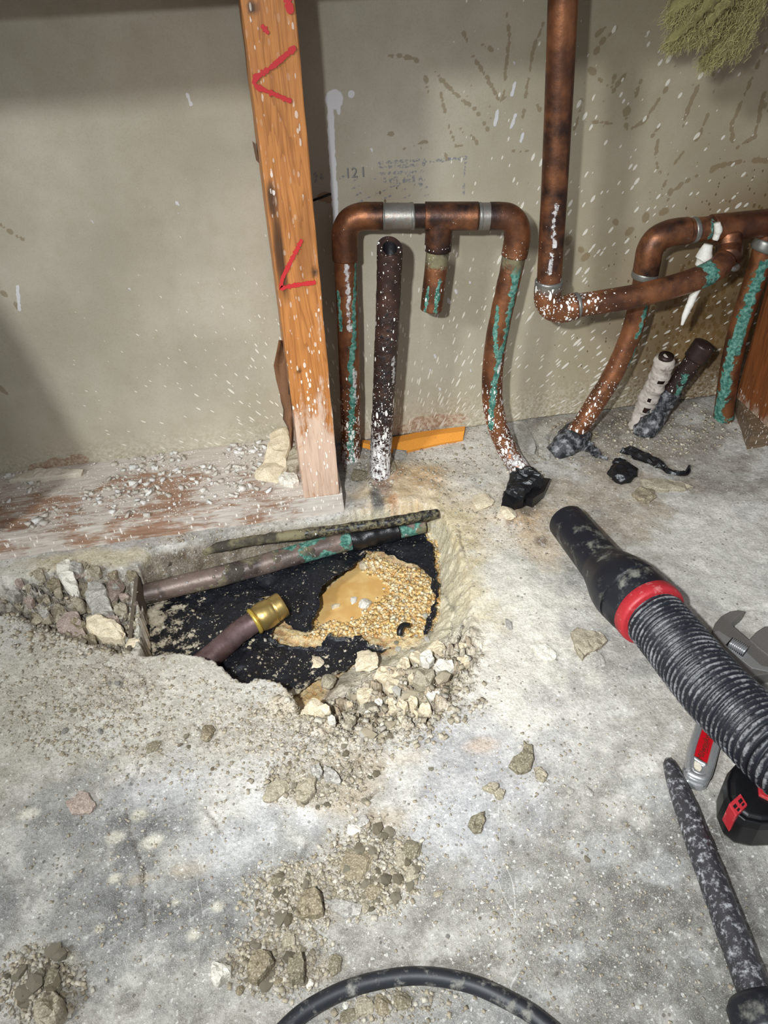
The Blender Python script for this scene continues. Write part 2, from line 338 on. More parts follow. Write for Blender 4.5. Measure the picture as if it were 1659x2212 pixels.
MGYP = mat_plain('front_drywall', (190, 182, 166), .85)
MROOF = mat_plain('dark_void', (60, 56, 50), .9)
MINKT = mat_plain('pale_stamp_ink', (128, 128, 124), .8)
MGOLD = mat_plain('dark_gold_print', (96, 40, 30), .5, .2)
MROCK = {n: mat_rock('rock_' + n, a, b) for n, a, b in [
    ('tan', (148, 138, 117), (172, 162, 141)), ('brown', (126, 114, 92), (150, 138, 113)), ('grey', (150, 146, 138), (182, 178, 170)),
    ('white', (212, 206, 194), (232, 226, 212)), ('cream', (206, 190, 160), (226, 212, 184)), ('olive', (114, 106, 86), (138, 130, 108)), ('mauve', (150, 132, 122), (176, 158, 146))]}
MROCKW = mat_rock('rock_wet_yellow', (206, 162, 84), (228, 194, 126), 1)
MCR = mat_crumb('loose_crumbs'); MCRW = mat_crumb('wet_crumbs', .38)
def mat_water():
    k = M('muddy_water'); v = k.co(); c = k.mix(k.step(k.noise(v, 40, 3), .4, .65), lin(204, 160, 96), lin(218, 182, 120))
    return k.out(c, .08, normal=k.bump(k.noise(v, 60, 2), .05, .001), spec=.5)
MWATER = mat_water()

# ------------------------------------------------------------------ the slab with its broken pit
YW, ZW = 0.778, 0.006                      # wall face, lower edge of the wall board
ZS, YS = 0.0245, 0.653                     # sill top, sill / stud front
def dpx(px): return .048 - .012 * min(max((px - 300) / 650, 0), 1)     # pit depth, deeper at the left
LIP = px_poly([(296, 1226), (301, 1330), (301, 1416), (340, 1419), (372, 1410), (402, 1413), (440, 1420), (465, 1429), (480, 1440), (497, 1462), (515, 1469), (533, 1472), (552, 1465), (570, 1467), (606, 1475), (622, 1487), (632, 1503), (637, 1530),
               (652, 1553), (690, 1556), (760, 1566), (850, 1556), (925, 1512), (975, 1450), (1012, 1392), (1024, 1320), (1012, 1250), (990, 1180), (965, 1118), (930, 1094), (850, 1094), (750, 1108), (620, 1130), (470, 1158), (330, 1188)], 0)
_near = [(fl(x, y) + np.array([dx, dy, 0])) for x, y, dx, dy in [(301, 1416, .004, .006), (345, 1419, 0, .006), (402, 1413, 0, .008), (440, 1420, .003, .008), (480, 1440, .008, .006), (497, 1462, .008, .008), (533, 1472, .002, .010), (570, 1467, 0, .010), (606, 1475, .003, .010), (637, 1508, .012, .004), (640, 1530, .012, .004), (655, 1543, .012, .008)]]
BOT = np.array(_near + [fl(x, y, -dpx(x)) for x, y in [(700, 1492), (742, 1450), (790, 1420), (850, 1405), (905, 1385), (938, 1340), (950, 1262), (940, 1180), (905, 1140), (830, 1158), (720, 1186), (600, 1216), (450, 1262), (310, 1300)]])
RUB = px_poly([(640, 1480), (740, 1440), (830, 1400), (930, 1370), (1010, 1330), (1040, 1400), (1010, 1470), (960, 1540), (860, 1590), (740, 1600), (670, 1575)], 0)
LEFTP = px_poly([(-60, 1262), (60, 1245), (130, 1228), (200, 1236), (297, 1222), (299, 1400), (250, 1412), (200, 1392), (150, 1378), (80, 1360), (30, 1330), (-60, 1330)], 0)
HOLEW = fl(752, 1275, -.046)               # centre of the puddle
GRIT = [(800, 1880, 95, 90, 1), (640, 1950, 80, 80, .8), (560, 2085, 90, 60, .8), (100, 2130, 80, 90, .9), (690, 1680, 110, 60, .7), (450, 1600, 240, 60, .35), (250, 1480, 110, 60, .6), (760, 1590, 150, 40, .6), (800, 2180, 120, 40, .5)]
def blob(x, y, px, py, rx, ry, n=0.0):
    c = fl(px, py); e = np.abs(fl(px + rx, py) - c)[0]; g = np.abs(fl(px, py - ry) - c)[1]
    d = np.hypot((x - c[0]) / e, (y - c[1]) / g); return ss(1.25, .35, d + n)
def zfield(x, y, full=False):
    z = (fbm(x, y, 14, 3, 1) - .5) * .006 + (fbm(x, y, 90, 3, 5) - .5) * .0018
    flat = 1 - blob(x, y, 1250, 2000, 520, 420); z = z * (.35 + .65 * flat)
    jx = x + (fbm(x, y, 120, 3, 40) - .5) * .006; jy = y + (fbm(x, y, 120, 3, 47) - .5) * .006
    dl = sdf(jx, jy, LIP); db = sdf(jx, jy, BOT)
    inb = db > 0; inl = dl > 0
    t = np.where(inb, 1, np.where(inl, dl / (dl + np.maximum(-db, 0) + 1e-6), 0))
    u = np.clip((x + .16) / .32, 0, 1); D = .048 - .012 * u + .004
    D = D + .020 * np.exp(-(((x - HOLEW[0] + .004) / .046) ** 2 + ((y - HOLEW[1]) / .040) ** 2))
    rub = ss(-.012, .012, sdf(jx, jy, RUB))
    prof = np.where(rub > .3, t, t ** .85); z = z - D * prof
    # broken faces inside the pit, gravel bed, rubble chunks
    f1, f2, hid, ox, oy = cells(jx, jy, 95, 3); g1, g2, gh, gx, gy = cells(jx, jy, 240, 9)
    face = inl * (1 - inb) * ss(0, .2, t)
    z = z + face * (1 - rub) * ((fbm(x, y, 60, 4, 21) - .5) * .012)
    z = z + rub * ((hid - .5) * .013 + ox * .009 * (hid - .5) * 3 + oy * .005 - ss(.14, 0, f2 - f1) * .008 + (gh - .5) * .003 - ss(.2, 0, g2 - g1) * .0015)
    bed = ss(0, .01, db) * (1 - rub); z = z + bed * ((gh - .5) * .003 + (fbm(x, y, 70, 3, 31) - .5) * .006)
    # crumbly lowered ground to the left of the pit and eroded band under the sill
    lp = ss(-.003, .014, sdf(jx, jy, LEFTP)); z = z - lp * (.018 + (hid - .5) * .012 + ox * .006 - ss(.15, 0, f2 - f1) * .005 + (gh - .5) * .003)
    # grit patches
    gm = 0
    for a in GRIT: gm = np.maximum(gm, blob(x, y, *a[:4], (fbm(x, y, 60, 3, 60) - .5) * 1.2) * a[4])
    gm = gm * (1 - inl); z = z + gm * (.0014 + (gh - .5) * .0030 - ss(.2, 0, g2 - g1) * .0008)
    # heaped mud around the pipe feet and along the wall
    z = z + ss(.70, .77, y) * ss(.05, .09, x) * .004 + blob(x, y, 800, 1010, 90, 45) * .006 + blob(x, y, 900, 1060, 160, 60) * (fbm(x, y, 45, 3, 77)) * .008 + blob(x, y, 1100, 1110, 40, 30) * .005
    z = z + blob(x, y, 640, 1500, 0.1, 0.1) * 0
    if full: return z, dict(dl=dl, db=db, inl=inl, inb=inb, rub=rub, lp=lp, gm=gm, t=t, hid=hid, gh=gh, f=f2 - f1)
    return z
def zat(x, y): return float(zfield(np.array([x]), np.array([y]))[0])

def axis(lo, a, b, hi, fine, coarse):
    return np.concatenate([np.arange(lo, a, coarse), np.arange(a, b, fine), np.arange(b, hi + coarse, coarse)])
gx = axis(-.95, -.37, .64, 1.2, .0014, .02); gy = axis(-.40, .10, .80, .84, .0014, .01)
GX, GY = np.meshgrid(gx, gy); X = GX.ravel(); Yv = GY.ravel()
Zf, I = zfield(X, Yv, True)
def quads(nx, ny):
    i = np.arange(nx * ny).reshape(ny, nx); return np.stack([i[:-1, :-1], i[:-1, 1:], i[1:, 1:], i[1:, :-1]], -1).reshape(-1, 4)
# own colours of the slab: concrete, dust, mud, tar
def lay(c, col, a): a = np.clip(a, 0, 1)[:, None]; return c * (1 - a) + np.array(lin(*col)) * a
nA = fbm(X, Yv, 9, 5, 100); nB = fbm(X, Yv, 34, 5, 110, .6); nC = fbm(X, Yv, 120, 4, 120, .6)
col = np.tile(np.array(lin(176, 167, 154)), (len(X), 1))
col = lay(col, (198, 192, 182), ss(.46, .58, nB)); col = lay(col, (146, 141, 133), ss(.55, .66, nA) * .7)
nb = (nB - .5) * 1.6
def B(px, py, rx, ry, c, a, n=1.0):
    global col; col = lay(col, c, blob(X, Yv, px, py, rx, ry, nb * n) * a)
B(170, 1430, 420, 150, (190, 180, 158), .9); B(420, 1540, 300, 110, (194, 185, 166), .7); B(60, 1600, 200, 160, (178, 168, 148), .8)
for p in [(330, 1740, 170, 90), (120, 1800, 150, 130), (400, 1900, 220, 170), (200, 2010, 230, 160), (560, 1800, 130, 110)]: B(*p, (132, 132, 130), .75, 1.5)
for p in [(310, 1780, 60, 60), (300, 1850, 70, 70), (430, 1990, 90, 90), (330, 1960, 80, 60)]: B(*p, (104, 103, 102), .6, 1.9)
for p in [(360, 1690, 120, 50), (560, 1730, 110, 60), (470, 1830, 120, 60), (660, 1760, 60, 40)]: B(*p, (208, 206, 206), .55, 1.5)
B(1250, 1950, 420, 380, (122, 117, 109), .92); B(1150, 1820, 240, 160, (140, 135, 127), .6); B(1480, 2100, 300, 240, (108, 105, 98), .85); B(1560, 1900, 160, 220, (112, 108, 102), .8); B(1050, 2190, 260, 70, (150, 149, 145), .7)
for p in [(1130, 1900, 60, 40), (1300, 1830, 70, 30), (1220, 2060, 70, 24), (1060, 1990, 50, 40), (1440, 1880, 50, 30), (1180, 2150, 90, 20), (1380, 1700, 60, 40), (1500, 2060, 40, 60)]: B(*p, (176, 176, 173), .55, 2.2)
for p in [(1260, 1760, 60, 30), (1360, 1960, 70, 30), (1080, 1900, 60, 30), (1250, 2110, 60, 30), (1400, 2090, 60, 40)]: B(*p, (110, 105, 98), .5, 2.2)
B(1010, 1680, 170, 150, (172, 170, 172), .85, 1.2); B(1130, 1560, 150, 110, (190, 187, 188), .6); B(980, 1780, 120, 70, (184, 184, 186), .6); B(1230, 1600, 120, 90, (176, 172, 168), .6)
B(1450, 1150, 260, 190, (208, 202, 190), .9); B(1520, 1010, 170, 60, (150, 138, 122), .7); B(1380, 945, 260, 75, (136, 121, 102), .85, 1.3); B(1300, 1060, 190, 80, (168, 148, 120), .85, 1.2); B(1330, 1130, 130, 80, (166, 144, 112), .8); B(1540, 1040, 150, 30, (128, 114, 98), .5, 1.6)
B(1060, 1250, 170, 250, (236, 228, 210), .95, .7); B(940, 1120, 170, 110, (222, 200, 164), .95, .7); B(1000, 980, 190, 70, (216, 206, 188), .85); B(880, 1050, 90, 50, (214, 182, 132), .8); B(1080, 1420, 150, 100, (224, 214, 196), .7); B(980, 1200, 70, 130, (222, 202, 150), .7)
B(1140, 1120, 80, 40, (208, 164, 104), .8); B(1170, 1180, 60, 50, (204, 166, 112), .55); B(1240, 1150, 90, 90, (196, 176, 142), .5); B(920, 1040, 40, 24, (204, 158, 96), .6)
B(1140, 1090, 34, 24, (60, 50, 40), .6, 1.6); B(1170, 1170, 16, 12, (96, 66, 34), .8); B(1100, 1130, 14, 14, (96, 62, 34), .6)
B(822, 1050, 22, 32, (112, 68, 40), .85); B(815, 1085, 14, 28, (22, 20, 19), .95, .7); B(850, 1030, 26, 16, (166, 118, 66), .7); B(850, 1085, 12, 10, (190, 120, 50), .7)
B(760, 1035, 26, 22, (120, 112, 98), .6); B(1330, 930, 60, 20, (96, 84, 66), .8); B(1400, 925, 60, 16, (118, 100, 66), .7)
for p in [(620, 1700, 60, 45), (760, 1680, 70, 60), (700, 1720, 90, 40), (840, 1770, 50, 30), (390, 1880, 50, 28), (310, 1900, 40, 14), (640, 2110, 90, 30), (720, 1650, 60, 20), (600, 2060, 80, 50), (800, 1880, 90, 70), (640, 1950, 80, 60)]: B(*p, (180, 156, 118), .6, 1.3)
B(1040, 1610, 40, 22, (206, 168, 128), .6); B(640, 1520, 80, 40, (206, 184, 146), .7); B(870, 1640, 60, 30, (200, 172, 124), .45)
for p in [(300, 1760, 20, 14), (250, 1810, 22, 16), (330, 1820, 26, 18), (420, 2020, 16, 16), (215, 2010, 12, 10), (470, 1960, 14, 12), (380, 1950, 12, 10), (250, 1900, 16, 12), (60, 1760, 26, 12)]: B(*p, (222, 214, 188), .8, .7)
gm = I['gm']; col = lay(col, (180, 166, 142), gm * .8)
# eroded yellowish lip under the sill, grey dirt of the left hollow
B(120, 1222, 190, 24, (206, 188, 140), .9, .8); B(30, 1240, 70, 24, (214, 208, 192), .8); B(250, 1205, 90, 16, (204, 188, 146), .8)
col = lay(col, (104, 86, 62), I['lp'] * (.70 + .5 * (I['hid'] - .5)))
col = lay(col, (186, 176, 158), I['lp'] * ss(.55, .8, I['hid']) * .7)
# inside the pit
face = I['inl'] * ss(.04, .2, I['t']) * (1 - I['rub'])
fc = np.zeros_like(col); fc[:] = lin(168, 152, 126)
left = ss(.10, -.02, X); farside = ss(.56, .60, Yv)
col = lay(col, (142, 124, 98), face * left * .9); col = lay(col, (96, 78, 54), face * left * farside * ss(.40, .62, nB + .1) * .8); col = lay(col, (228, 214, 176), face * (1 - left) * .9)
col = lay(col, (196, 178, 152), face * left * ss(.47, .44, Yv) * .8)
col = lay(col, (236, 222, 196), I['rub'] * .95); col = lay(col, (200, 164, 116), I['rub'] * ss(.60, .8, I['hid']) * .5); col = lay(col, (96, 78, 56), I['rub'] * ss(.10, 0, I['f']) * .5)
bed = ss(-.002, .006, I['db']) * (1 - I['rub'] * .7)
col = lay(col, (222, 180, 104), bed * .95); col = lay(col, (236, 210, 150), bed * ss(.55, .8, I['gh']) * .8); col = lay(col, (196, 140, 74), bed * ss(.35, .1, I['gh']) * .8)
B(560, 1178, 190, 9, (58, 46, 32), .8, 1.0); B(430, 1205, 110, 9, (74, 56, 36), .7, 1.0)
ds_ = (1 - .75 * np.clip(blob(X, Yv, 950, 1180, 260, 250) + I['inl'], 0, 1))[:, None] * (1 - np.clip(I['lp'] + I['rub'], 0, 1))[:, None] * .26
lum = col @ np.array([.25, .62, .13]); col = col * (1 - ds_) + lum[:, None] * np.array([1.01, 1.0, .97]) * ds_
wet = np.clip(blob(X, Yv, 990, 1210, 150, 260, nb * .8) * .85 + bed * .8 + blob(X, Yv, 900, 1090, 190, 70, nb) * .6 + I['rub'] * .25, 0, 1)
wet = wet * (.55 + .45 * ss(.4, .6, nC))
CRK = np.zeros(len(X)); crkd = np.full(len(X), 9.)
for pts in [[(300, 1640), (296, 1665), (286, 1690)], [(277, 1745), (280, 1790), (300, 1850), (318, 1888)], [(318, 1888), (312, 1950), (316, 2000)], [(440, 1745), (460, 1765), (478, 1790)], [(600, 1640), (590, 1660), (585, 1685), (560, 1705)],
            [(690, 1660), (736, 1690)], [(760, 1655), (765, 1690), (782, 1712)], [(815, 1700), (790, 1730)], [(668, 1825), (652, 1850)], [(725, 1840), (735, 1800)], [(1195, 930), (1186, 950), (1190, 975), (1182, 1000)], [(1140, 930), (1150, 960), (1165, 985)],
            [(190, 1375), (170, 1390), (150, 1395), (130, 1400)], [(230, 1440), (262, 1462), (268, 1490)], [(310, 1470), (316, 1500)], [(640, 1580), (690, 1600), (740, 1590)], [(985, 1395), (1020, 1410)], [(960, 1230), (985, 1290), (975, 1340)], [(990, 1140), (1010, 1200)], [(420, 1560), (445, 1590), (455, 1610)], [(500, 1110 + 60), (560, 1160), (640, 1148)]]:
    P = [fl(a, b)[:2] + np.random.RandomState(int(a)).randn(2) * .0006 for a, b in pts]
    for a, b in zip(P, P[1:]):
        near = (np.abs(X - (a[0] + b[0]) / 2) < .05) & (np.abs(Yv - (a[1] + b[1]) / 2) < .05); xx, yy = X[near] + (nC[near] - .5) * .006, Yv[near] + (nB[near] - .5) * .006
        e = b - a; t = np.clip(((xx - a[0]) * e[0] + (yy - a[1]) * e[1]) / (e @ e + 1e-12), 0, 1); crkd[near] = np.minimum(crkd[near], np.hypot(xx - a[0] - t * e[0], yy - a[1] - t * e[1]))
crk = ss(.0016, .0002, crkd); Zf = Zf - crk * .0022; col = lay(col, (92, 80, 66), crk * .55)
rel = np.clip(.75 + .8 * I['rub'] + .5 * gm + .5 * face - .45 * blob(X, Yv, 1300, 1950, 480, 420), .2, 1.6)
scr = np.clip(blob(X, Yv, 1250, 1950, 560, 420) + blob(X, Yv, 400, 1850, 350, 260), 0, 1)
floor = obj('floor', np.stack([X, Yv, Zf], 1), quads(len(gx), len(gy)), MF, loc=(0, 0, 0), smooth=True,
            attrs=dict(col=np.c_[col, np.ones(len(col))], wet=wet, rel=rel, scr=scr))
setp(floor, kind='structure')

# ------------------------------------------------------------------ the wall board behind
wx = axis(-.95, -.34, .70, 1.2, .0017, .02); wz = np.concatenate([np.arange(ZW, .48, .0017), np.arange(.48, 1.0, .02)])
WX, WZ = np.meshgrid(wx, wz); nzx = len(wx)
wy = YW + (fbm(WX, WZ, 7, 3, 200) - .5) * .003
lowest = WZ.copy(); lowest[0] += (fbm(WX[0], WX[0] * 0, 60, 3, 210) - .5) * .004
A = {n: np.zeros(WX.shape) for n in ('brown', 'ink', 'white', 'chip')}
def stamp(acc, x, z, r, e=1.0, ang=0.0, v=1.0):
    i0, i1 = np.searchsorted(wx, [x - 2.2 * r * max(e, 1), x + 2.2 * r * max(e, 1)]); j0, j1 = np.searchsorted(wz, [z - 2.2 * r * max(e, 1), z + 2.2 * r * max(e, 1)])
    if i1 <= i0 or j1 <= j0: return
    dx = WX[j0:j1, i0:i1] - x; dz = WZ[j0:j1, i0:i1] - z; c, s_ = math.cos(ang), math.sin(ang)
    d = np.hypot((dx * c + dz * s_) / e, -dx * s_ + dz * c) / r
    acc[j0:j1, i0:i1] = np.maximum(acc[j0:j1, i0:i1], v * np.clip(1.6 - d, 0, 1))
def wp(px, py): p = wl(px, py, YW); return p[0], p[2]
def trail(ch, pts, r, gap=0.0, jit=.5, v=1.0, seed=0):
    R = random.Random(seed + len(pts) * 31 + int(pts[0][0])); P = [wp(*p) for p in pts]
    for (ax, az), (bx, bz) in zip(P, P[1:]):
        L = math.hypot(bx - ax, bz - az); n = max(1, int(L / (r * 1.1))); a = math.atan2(bz - az, bx - ax)
        for i in range(n + 1):
            if R.random() < gap: continue
            t = i / n; q = r * (1 + jit * (R.random() - .5) * 1.6)
            stamp(A[ch], ax + (bx - ax) * t + r * jit * (R.random() - .5), az + (bz - az) * t + r * jit * (R.random() - .5), q, 1.3, a, v)
def C2(*p): return [(830 + x / 2.0, y / 2.0) for x, y in p]
for pts, r in [(((530, 60), (540, 160), (525, 290), (510, 440)), .0016), (((375, 235), (440, 330), (500, 440), (520, 420)), .0018), (((215, 310), (300, 400), (390, 470), (450, 560)), .0018), (((240, 380), (270, 520), (310, 630), (350, 630)), .0014),
               (((690, 90), (640, 220), (620, 350), (595, 520)), .0018), (((330, 560), (380, 590), (410, 630)), .0016), (((20, 240), (100, 245), (180, 275)), .0020), (((75, 650), (190, 605), (150, 650)), .0014), (((260, 660), (275, 690)), .0018), (((0, 575), (40, 580)), .0024),
               (((880, 290), (930, 340), (990, 390), (1050, 310)), .0024), (((1000, 120), (950, 170), (915, 215)), .0026), (((970, 105), (920, 150)), .0022), (((980, 380), (995, 320)), .002), (((1110, 350), (1080, 430), (1040, 480), (1050, 560)), .0022), (((1220, 380), (1180, 440), (1120, 530), (1060, 560)), .0022),
               (((1370, 345), (1330, 430), (1290, 540), (1280, 600)), .0024), (((1420, 310), (1425, 400)), .002), (((1400, 490), (1360, 590), (1340, 610)), .0022), (((1650, 200), (1560, 400), (1500, 540), (1505, 610)), .0022), (((1640, 400), (1600, 590), (1520, 640)), .0022), (((1190, 550), (1140, 610)), .002), (((1185, 610), (1170, 690), (1195, 750)), .002),
               (((1290, 660), (1240, 730), (1210, 800)), .0022), (((1410, 730), (1530, 700), (1650, 690)), .0030), (((1420, 740), (1330, 770), (1240, 830), (1220, 880)), .0026), (((840, 420), (860, 440), (820, 560)), .002), (((870, 525), (1000, 535)), .0016), (((340, 130), (360, 180)), .002), (((180, 340), (190, 400)), .002), (((420, 190), (470, 215)), .002),
               (((555, 655), (620, 650)), .0014), (((660, 450), (670, 470)), .002), (((1620, 420), (1659, 480)), .0024)]:
    trail('brown', C2(*pts), r * .58, .50, 1.0)
for x, y, r in [(1050, 485, .0032), (900, 310, .003), (1130, 940, .004), (1210, 915, .004), (1060, 1000, .004), (795, 1040, .004), (870, 1110, .004), (850, 1080, .003), (1000, 960, .003)]:
    stamp(A['brown'], *wp(830 + x / 2, y / 2), r, 1.4, random.Random(x).random() * 3, .8)
R_ = random.Random(5)
for _ in range(60):                        # small loose spots
    px, py = R_.uniform(1000, 1650), R_.uniform(120, 520); stamp(A['brown'], *wp(px, py), R_.uniform(.0005, .0011), 1.3, R_.random() * 3, .8)
for pts in [[(0, 485), (20, 500), (48, 518)], [(5, 632), (20, 645)], [(28, 650), (42, 668)], [(0, 835), (14, 850)]]: trail('brown', pts, .0014, .25, .8)
# white drip with round head, blots and smears
stamp(A['white'], *wp(722, 215), .0075); stamp(A['white'], *wp(759, 203), .0030); stamp(A['white'], *wp(732, 238), .0016, 2.5, 1.5)
trail('white', [(714, 225), (716, 300), (720, 380), (724, 440), (726, 480)], .0030, 0, .2)
for x, y, r in [(803, 324, .0032), (765, 330, .002), (805, 360, .001), (383, 440, .0036), (200, 479, .003), (281, 626, .003), (385, 462, .002), (386, 670, .002), (1017, 800, .003), (970, 650, .005), (985, 630, .004), (940, 770, .004), (930, 800, .003), (1015, 610, .003), (950, 840, .004), (1110, 135, .0025), (1190, 160, .003)]:
    stamp(A['white'], *wp(x, y), r * .55, 1.8, 1.9 if x > 800 else -.9, .62)
for pts in [[(1112, 180), (1106, 205)], [(1113, 250), (1105, 275)], [(1075, 240), (1070, 268)], [(1185, 150), (1200, 130)], [(1130, 290), (1126, 305)], [(38, 620), (42, 668)], [(405, 205), (412, 224)]]: trail('white', pts, .0014, 0, .3)
# faded blue stamp: strokes of a code and a corner bracket
def ink(pts, r=.0011, gap=.15): trail('ink', pts, r, gap, .5)
ink([(935, 348), (1006, 341)], .0016); ink([(1006, 341), (1002, 420)], .0010); ink([(900, 345), (930, 352)], .0012)
for x in (680, 695, 830, 846, 858, 872, 884, 893, 908): ink([(x, 372 + (x % 7) * 3), (x + 2, 390 + (x % 5) * 3)], .0016, .3)
for y in (352, 362, 376): ink([(820, y), (915, y - 6)], .0012, .45)
for k_ in range(26): x = 735 + (k_ * 37) % 190; y = 385 + (k_ * 53) % 70; ink([(x, y), (x + 14, y - 6)], .0008, .4)
# scuffed chip of paper above the orange foam; smears round the stud
for x, y, r in [(905, 918, .010), (940, 912, .010), (970, 908, .008), (880, 930, .008), (990, 905, .006), (120, 1003, .008), (165, 995, .008), (80, 1010, .006), (700, 425, .004), (712, 432, .003)]: stamp(A['chip'], *wp(x, y), r, 1.5, .15)
xs, zs = WX.ravel(), WZ.ravel()
cx0, cz0 = .12, -.12; ang = np.arctan2(xs - cx0, zs - cz0); rad = np.hypot(xs - cx0, zs - cz0)
pol = np.stack([ang * .33, rad * .30, 0 * ang], 1)
q = wp(1450, 800); mold = 1.15 * ss(.33, .0, np.hypot((xs - q[0] - .10) / 1.0, (zs - q[1] - .06) / .9)) * ss(.30, .44, xs + (zs - .2) * -.35 + (fbm(xs, zs, 20, 4, 230) - .5) * .12)
mold = np.maximum(mold, ss(.30, .20, zs) * ss(.22, .40, xs) * .35)
q2 = wp(830, 420); mold = np.maximum(mold, ss(.07, 0, np.hypot(xs - q2[0], (zs - q2[1]) / .8)) * .42)
dens = .07 + np.clip(.55 * ss(.55, .12, rad) + .35 * ss(.22, .40, rad) * ss(.10, .35, xs), 0, .95) + .12
tone = ss(.10, .40, xs) * .35 + ss(.10, .0, zs) * .2
dust = ss(.07, .012, zs) * .75
wall = obj('wall_back', np.stack([WX.ravel(), wy.ravel(), lowest.ravel()], 1), quads(nzx, len(wz)), MW, loc=(0, 0, 0), smooth=True,
           attrs=dict(pol=pol, mold=mold, dens=dens, tone=tone, dust=dust, **{n: a.ravel() for n, a in A.items()}))
setp(wall, kind='structure'); wall.modifiers.new('thick', 'SOLIDIFY').thickness = .0127; wall.modifiers['thick'].offset = -1
# wall side towards the room: its cut edge hangs just above the picture and shades the top of the back board
P_ = [(-1.3, 0), (-.318, .0), (-.322, .15), (-.350, .295), (-.372, .40), (-.380, .478), (1.3, .478), (1.3, 1.5), (-1.3, 1.5)]  # unseen slanted left edge is added, shaped to shade the back board's lower left
_n = len(P_); fw = obj('wall_front', [(x, y, z) for y in (.640, .6525) for x, z in P_], [list(range(_n)), list(range(2 * _n - 1, _n - 1, -1))] + [[i, i + _n, (i + 1) % _n + _n, (i + 1) % _n] for i in range(_n)], MGYP); setp(fw, kind='structure')
# ------------------------------------------------------------------ timber
def board(name, b, n, mat, parent=None, dustf=None, knots=(), wob=.0006, seed=0, bevel=.0012):
    """a sawn board: a box of n = (nx, ny, nz) cells with slight wobble, dust and knots on its vertices"""
    x0, x1, y0, y1, z0, z1 = b; bm = bmesh.new(); bmesh.ops.create_cube(bm, size=1.0)
    ax = [np.linspace(*r, k + 1) for r, k in (((x0, x1), n[0]), ((y0, y1), n[1]), ((z0, z1), n[2]))]
    bm.free(); V = {}; L = []; Fs = []
    def vid(i, j, k):
        if (i, j, k) not in V: V[(i, j, k)] = len(L); L.append((ax[0][i], ax[1][j], ax[2][k]))
        return V[(i, j, k)]
    for j in range(n[1]):
        for k in range(n[2]):
            Fs.append([vid(0, j, k), vid(0, j, k + 1), vid(0, j + 1, k + 1), vid(0, j + 1, k)]); i = n[0]
            Fs.append([vid(i, j, k), vid(i, j + 1, k), vid(i, j + 1, k + 1), vid(i, j, k + 1)])
    for i in range(n[0]):
        for k in range(n[2]):
            Fs.append([vid(i, 0, k), vid(i + 1, 0, k), vid(i + 1, 0, k + 1), vid(i, 0, k + 1)]); j = n[1]
            Fs.append([vid(i, j, k), vid(i, j, k + 1), vid(i + 1, j, k + 1), vid(i + 1, j, k)])
    for i in range(n[0]):
        for j in range(n[1]):
            Fs.append([vid(i, j, 0), vid(i, j + 1, 0), vid(i + 1, j + 1, 0), vid(i + 1, j, 0)]); k = n[2]
            Fs.append([vid(i, j, k), vid(i + 1, j, k), vid(i + 1, j + 1, k), vid(i, j + 1, k)])
    L = np.array(L); c = L.copy()
    for a in range(3): c[:, a] += (fbm(L[:, (a + 1) % 3] + seed, L[:, (a + 2) % 3], 40, 3, 300 + a + seed) - .5) * 2 * wob
    # rounded long edges
    at = dict(dust=dustf(L) if dustf else np.zeros(len(L)))
    kn = np.zeros(len(L))
    for kx, kz, kr, e in knots: kn = np.maximum(kn, ss(1.3, .6, np.hypot((L[:, 0] - kx) / kr, (L[:, 2] - kz) / (kr * e))) * (L[:, 1] < y0 + .02))
    at['knot'] = kn
    return obj(name, c, Fs, mat, parent, smooth=False, attrs=at, bevel=bevel)
stud = board('wall_stud', (.0126, .0506, YS, YW - .0015, ZS, 1.0), (14, 16, 300), MSTUD,
             dustf=lambda L: np.clip(1.0 * ss(.22, .03, L[:, 2]) + .25 * ss(.40, .1, L[:, 2]), 0, 1.1) + .22 * (np.abs(L[:, 0] - .0455 - .002 * np.sin(L[:, 2] * 30)) < .002) * (L[:, 2] > .16) + .35 * (np.abs(L[:, 0] - .0185 - .002 * np.sin(L[:, 2] * 20)) < .0018) * (L[:, 2] > .30),
             knots=[(.0185, .285, .0045, 9), (.0175, .33, .004, 4), (.046, .268, .003, 1.4), (.023, .175, .0026, 1.0), (.030, .176, .0016, 1.0), (.020, .462, .004, 1.2)], seed=1)
setp(stud, 'orange-brown pine stud with red marker arrows rising from the end of the dusty sill', 'stud')
def ribbon(name, pts, w, mat, parent, y=None, off=.0005, thick=.0003, seed=0):
    """a brush stroke of real paint film on the plane Y = y"""
    P = [np.array([wl(a, b, y)[0], wl(a, b, y)[2]]) for a, b in pts]; D = []
    for a, b in zip(P, P[1:]):
        n = max(3, int(np.linalg.norm(b - a) / .0012)); D += [a + (b - a) * t for t in np.linspace(0, 1, n, endpoint=False)]
    D = np.array(D + [P[-1]]); T = np.gradient(D, axis=0); T /= np.linalg.norm(T, axis=1)[:, None] + 1e-9; N = np.stack([-T[:, 1], T[:, 0]], 1)
    r = np.random.RandomState(seed); k = w / 2 * (1 + .22 * r.randn(len(D), 1)); k[0] *= .5; k[-1] *= .5
    a = D + N * k; b = D - N * k * (1 + .1 * r.randn(len(D), 1)); n = len(D); V = []
    for yy in (y - off, y - off + thick): V += [(p[0], yy, p[1]) for p in a] + [(p[0], yy, p[1]) for p in b]
    Fs = []
    for i in range(n - 1):
        Fs += [[i, i + 1, n + i + 1, n + i], [2 * n + i, 3 * n + i, 3 * n + i + 1, 2 * n + i + 1], [i, 2 * n + i, 2 * n + i + 1, i + 1], [n + i, n + i + 1, 3 * n + i + 1, 3 * n + i]]
    return obj(name, V, Fs, mat, parent)
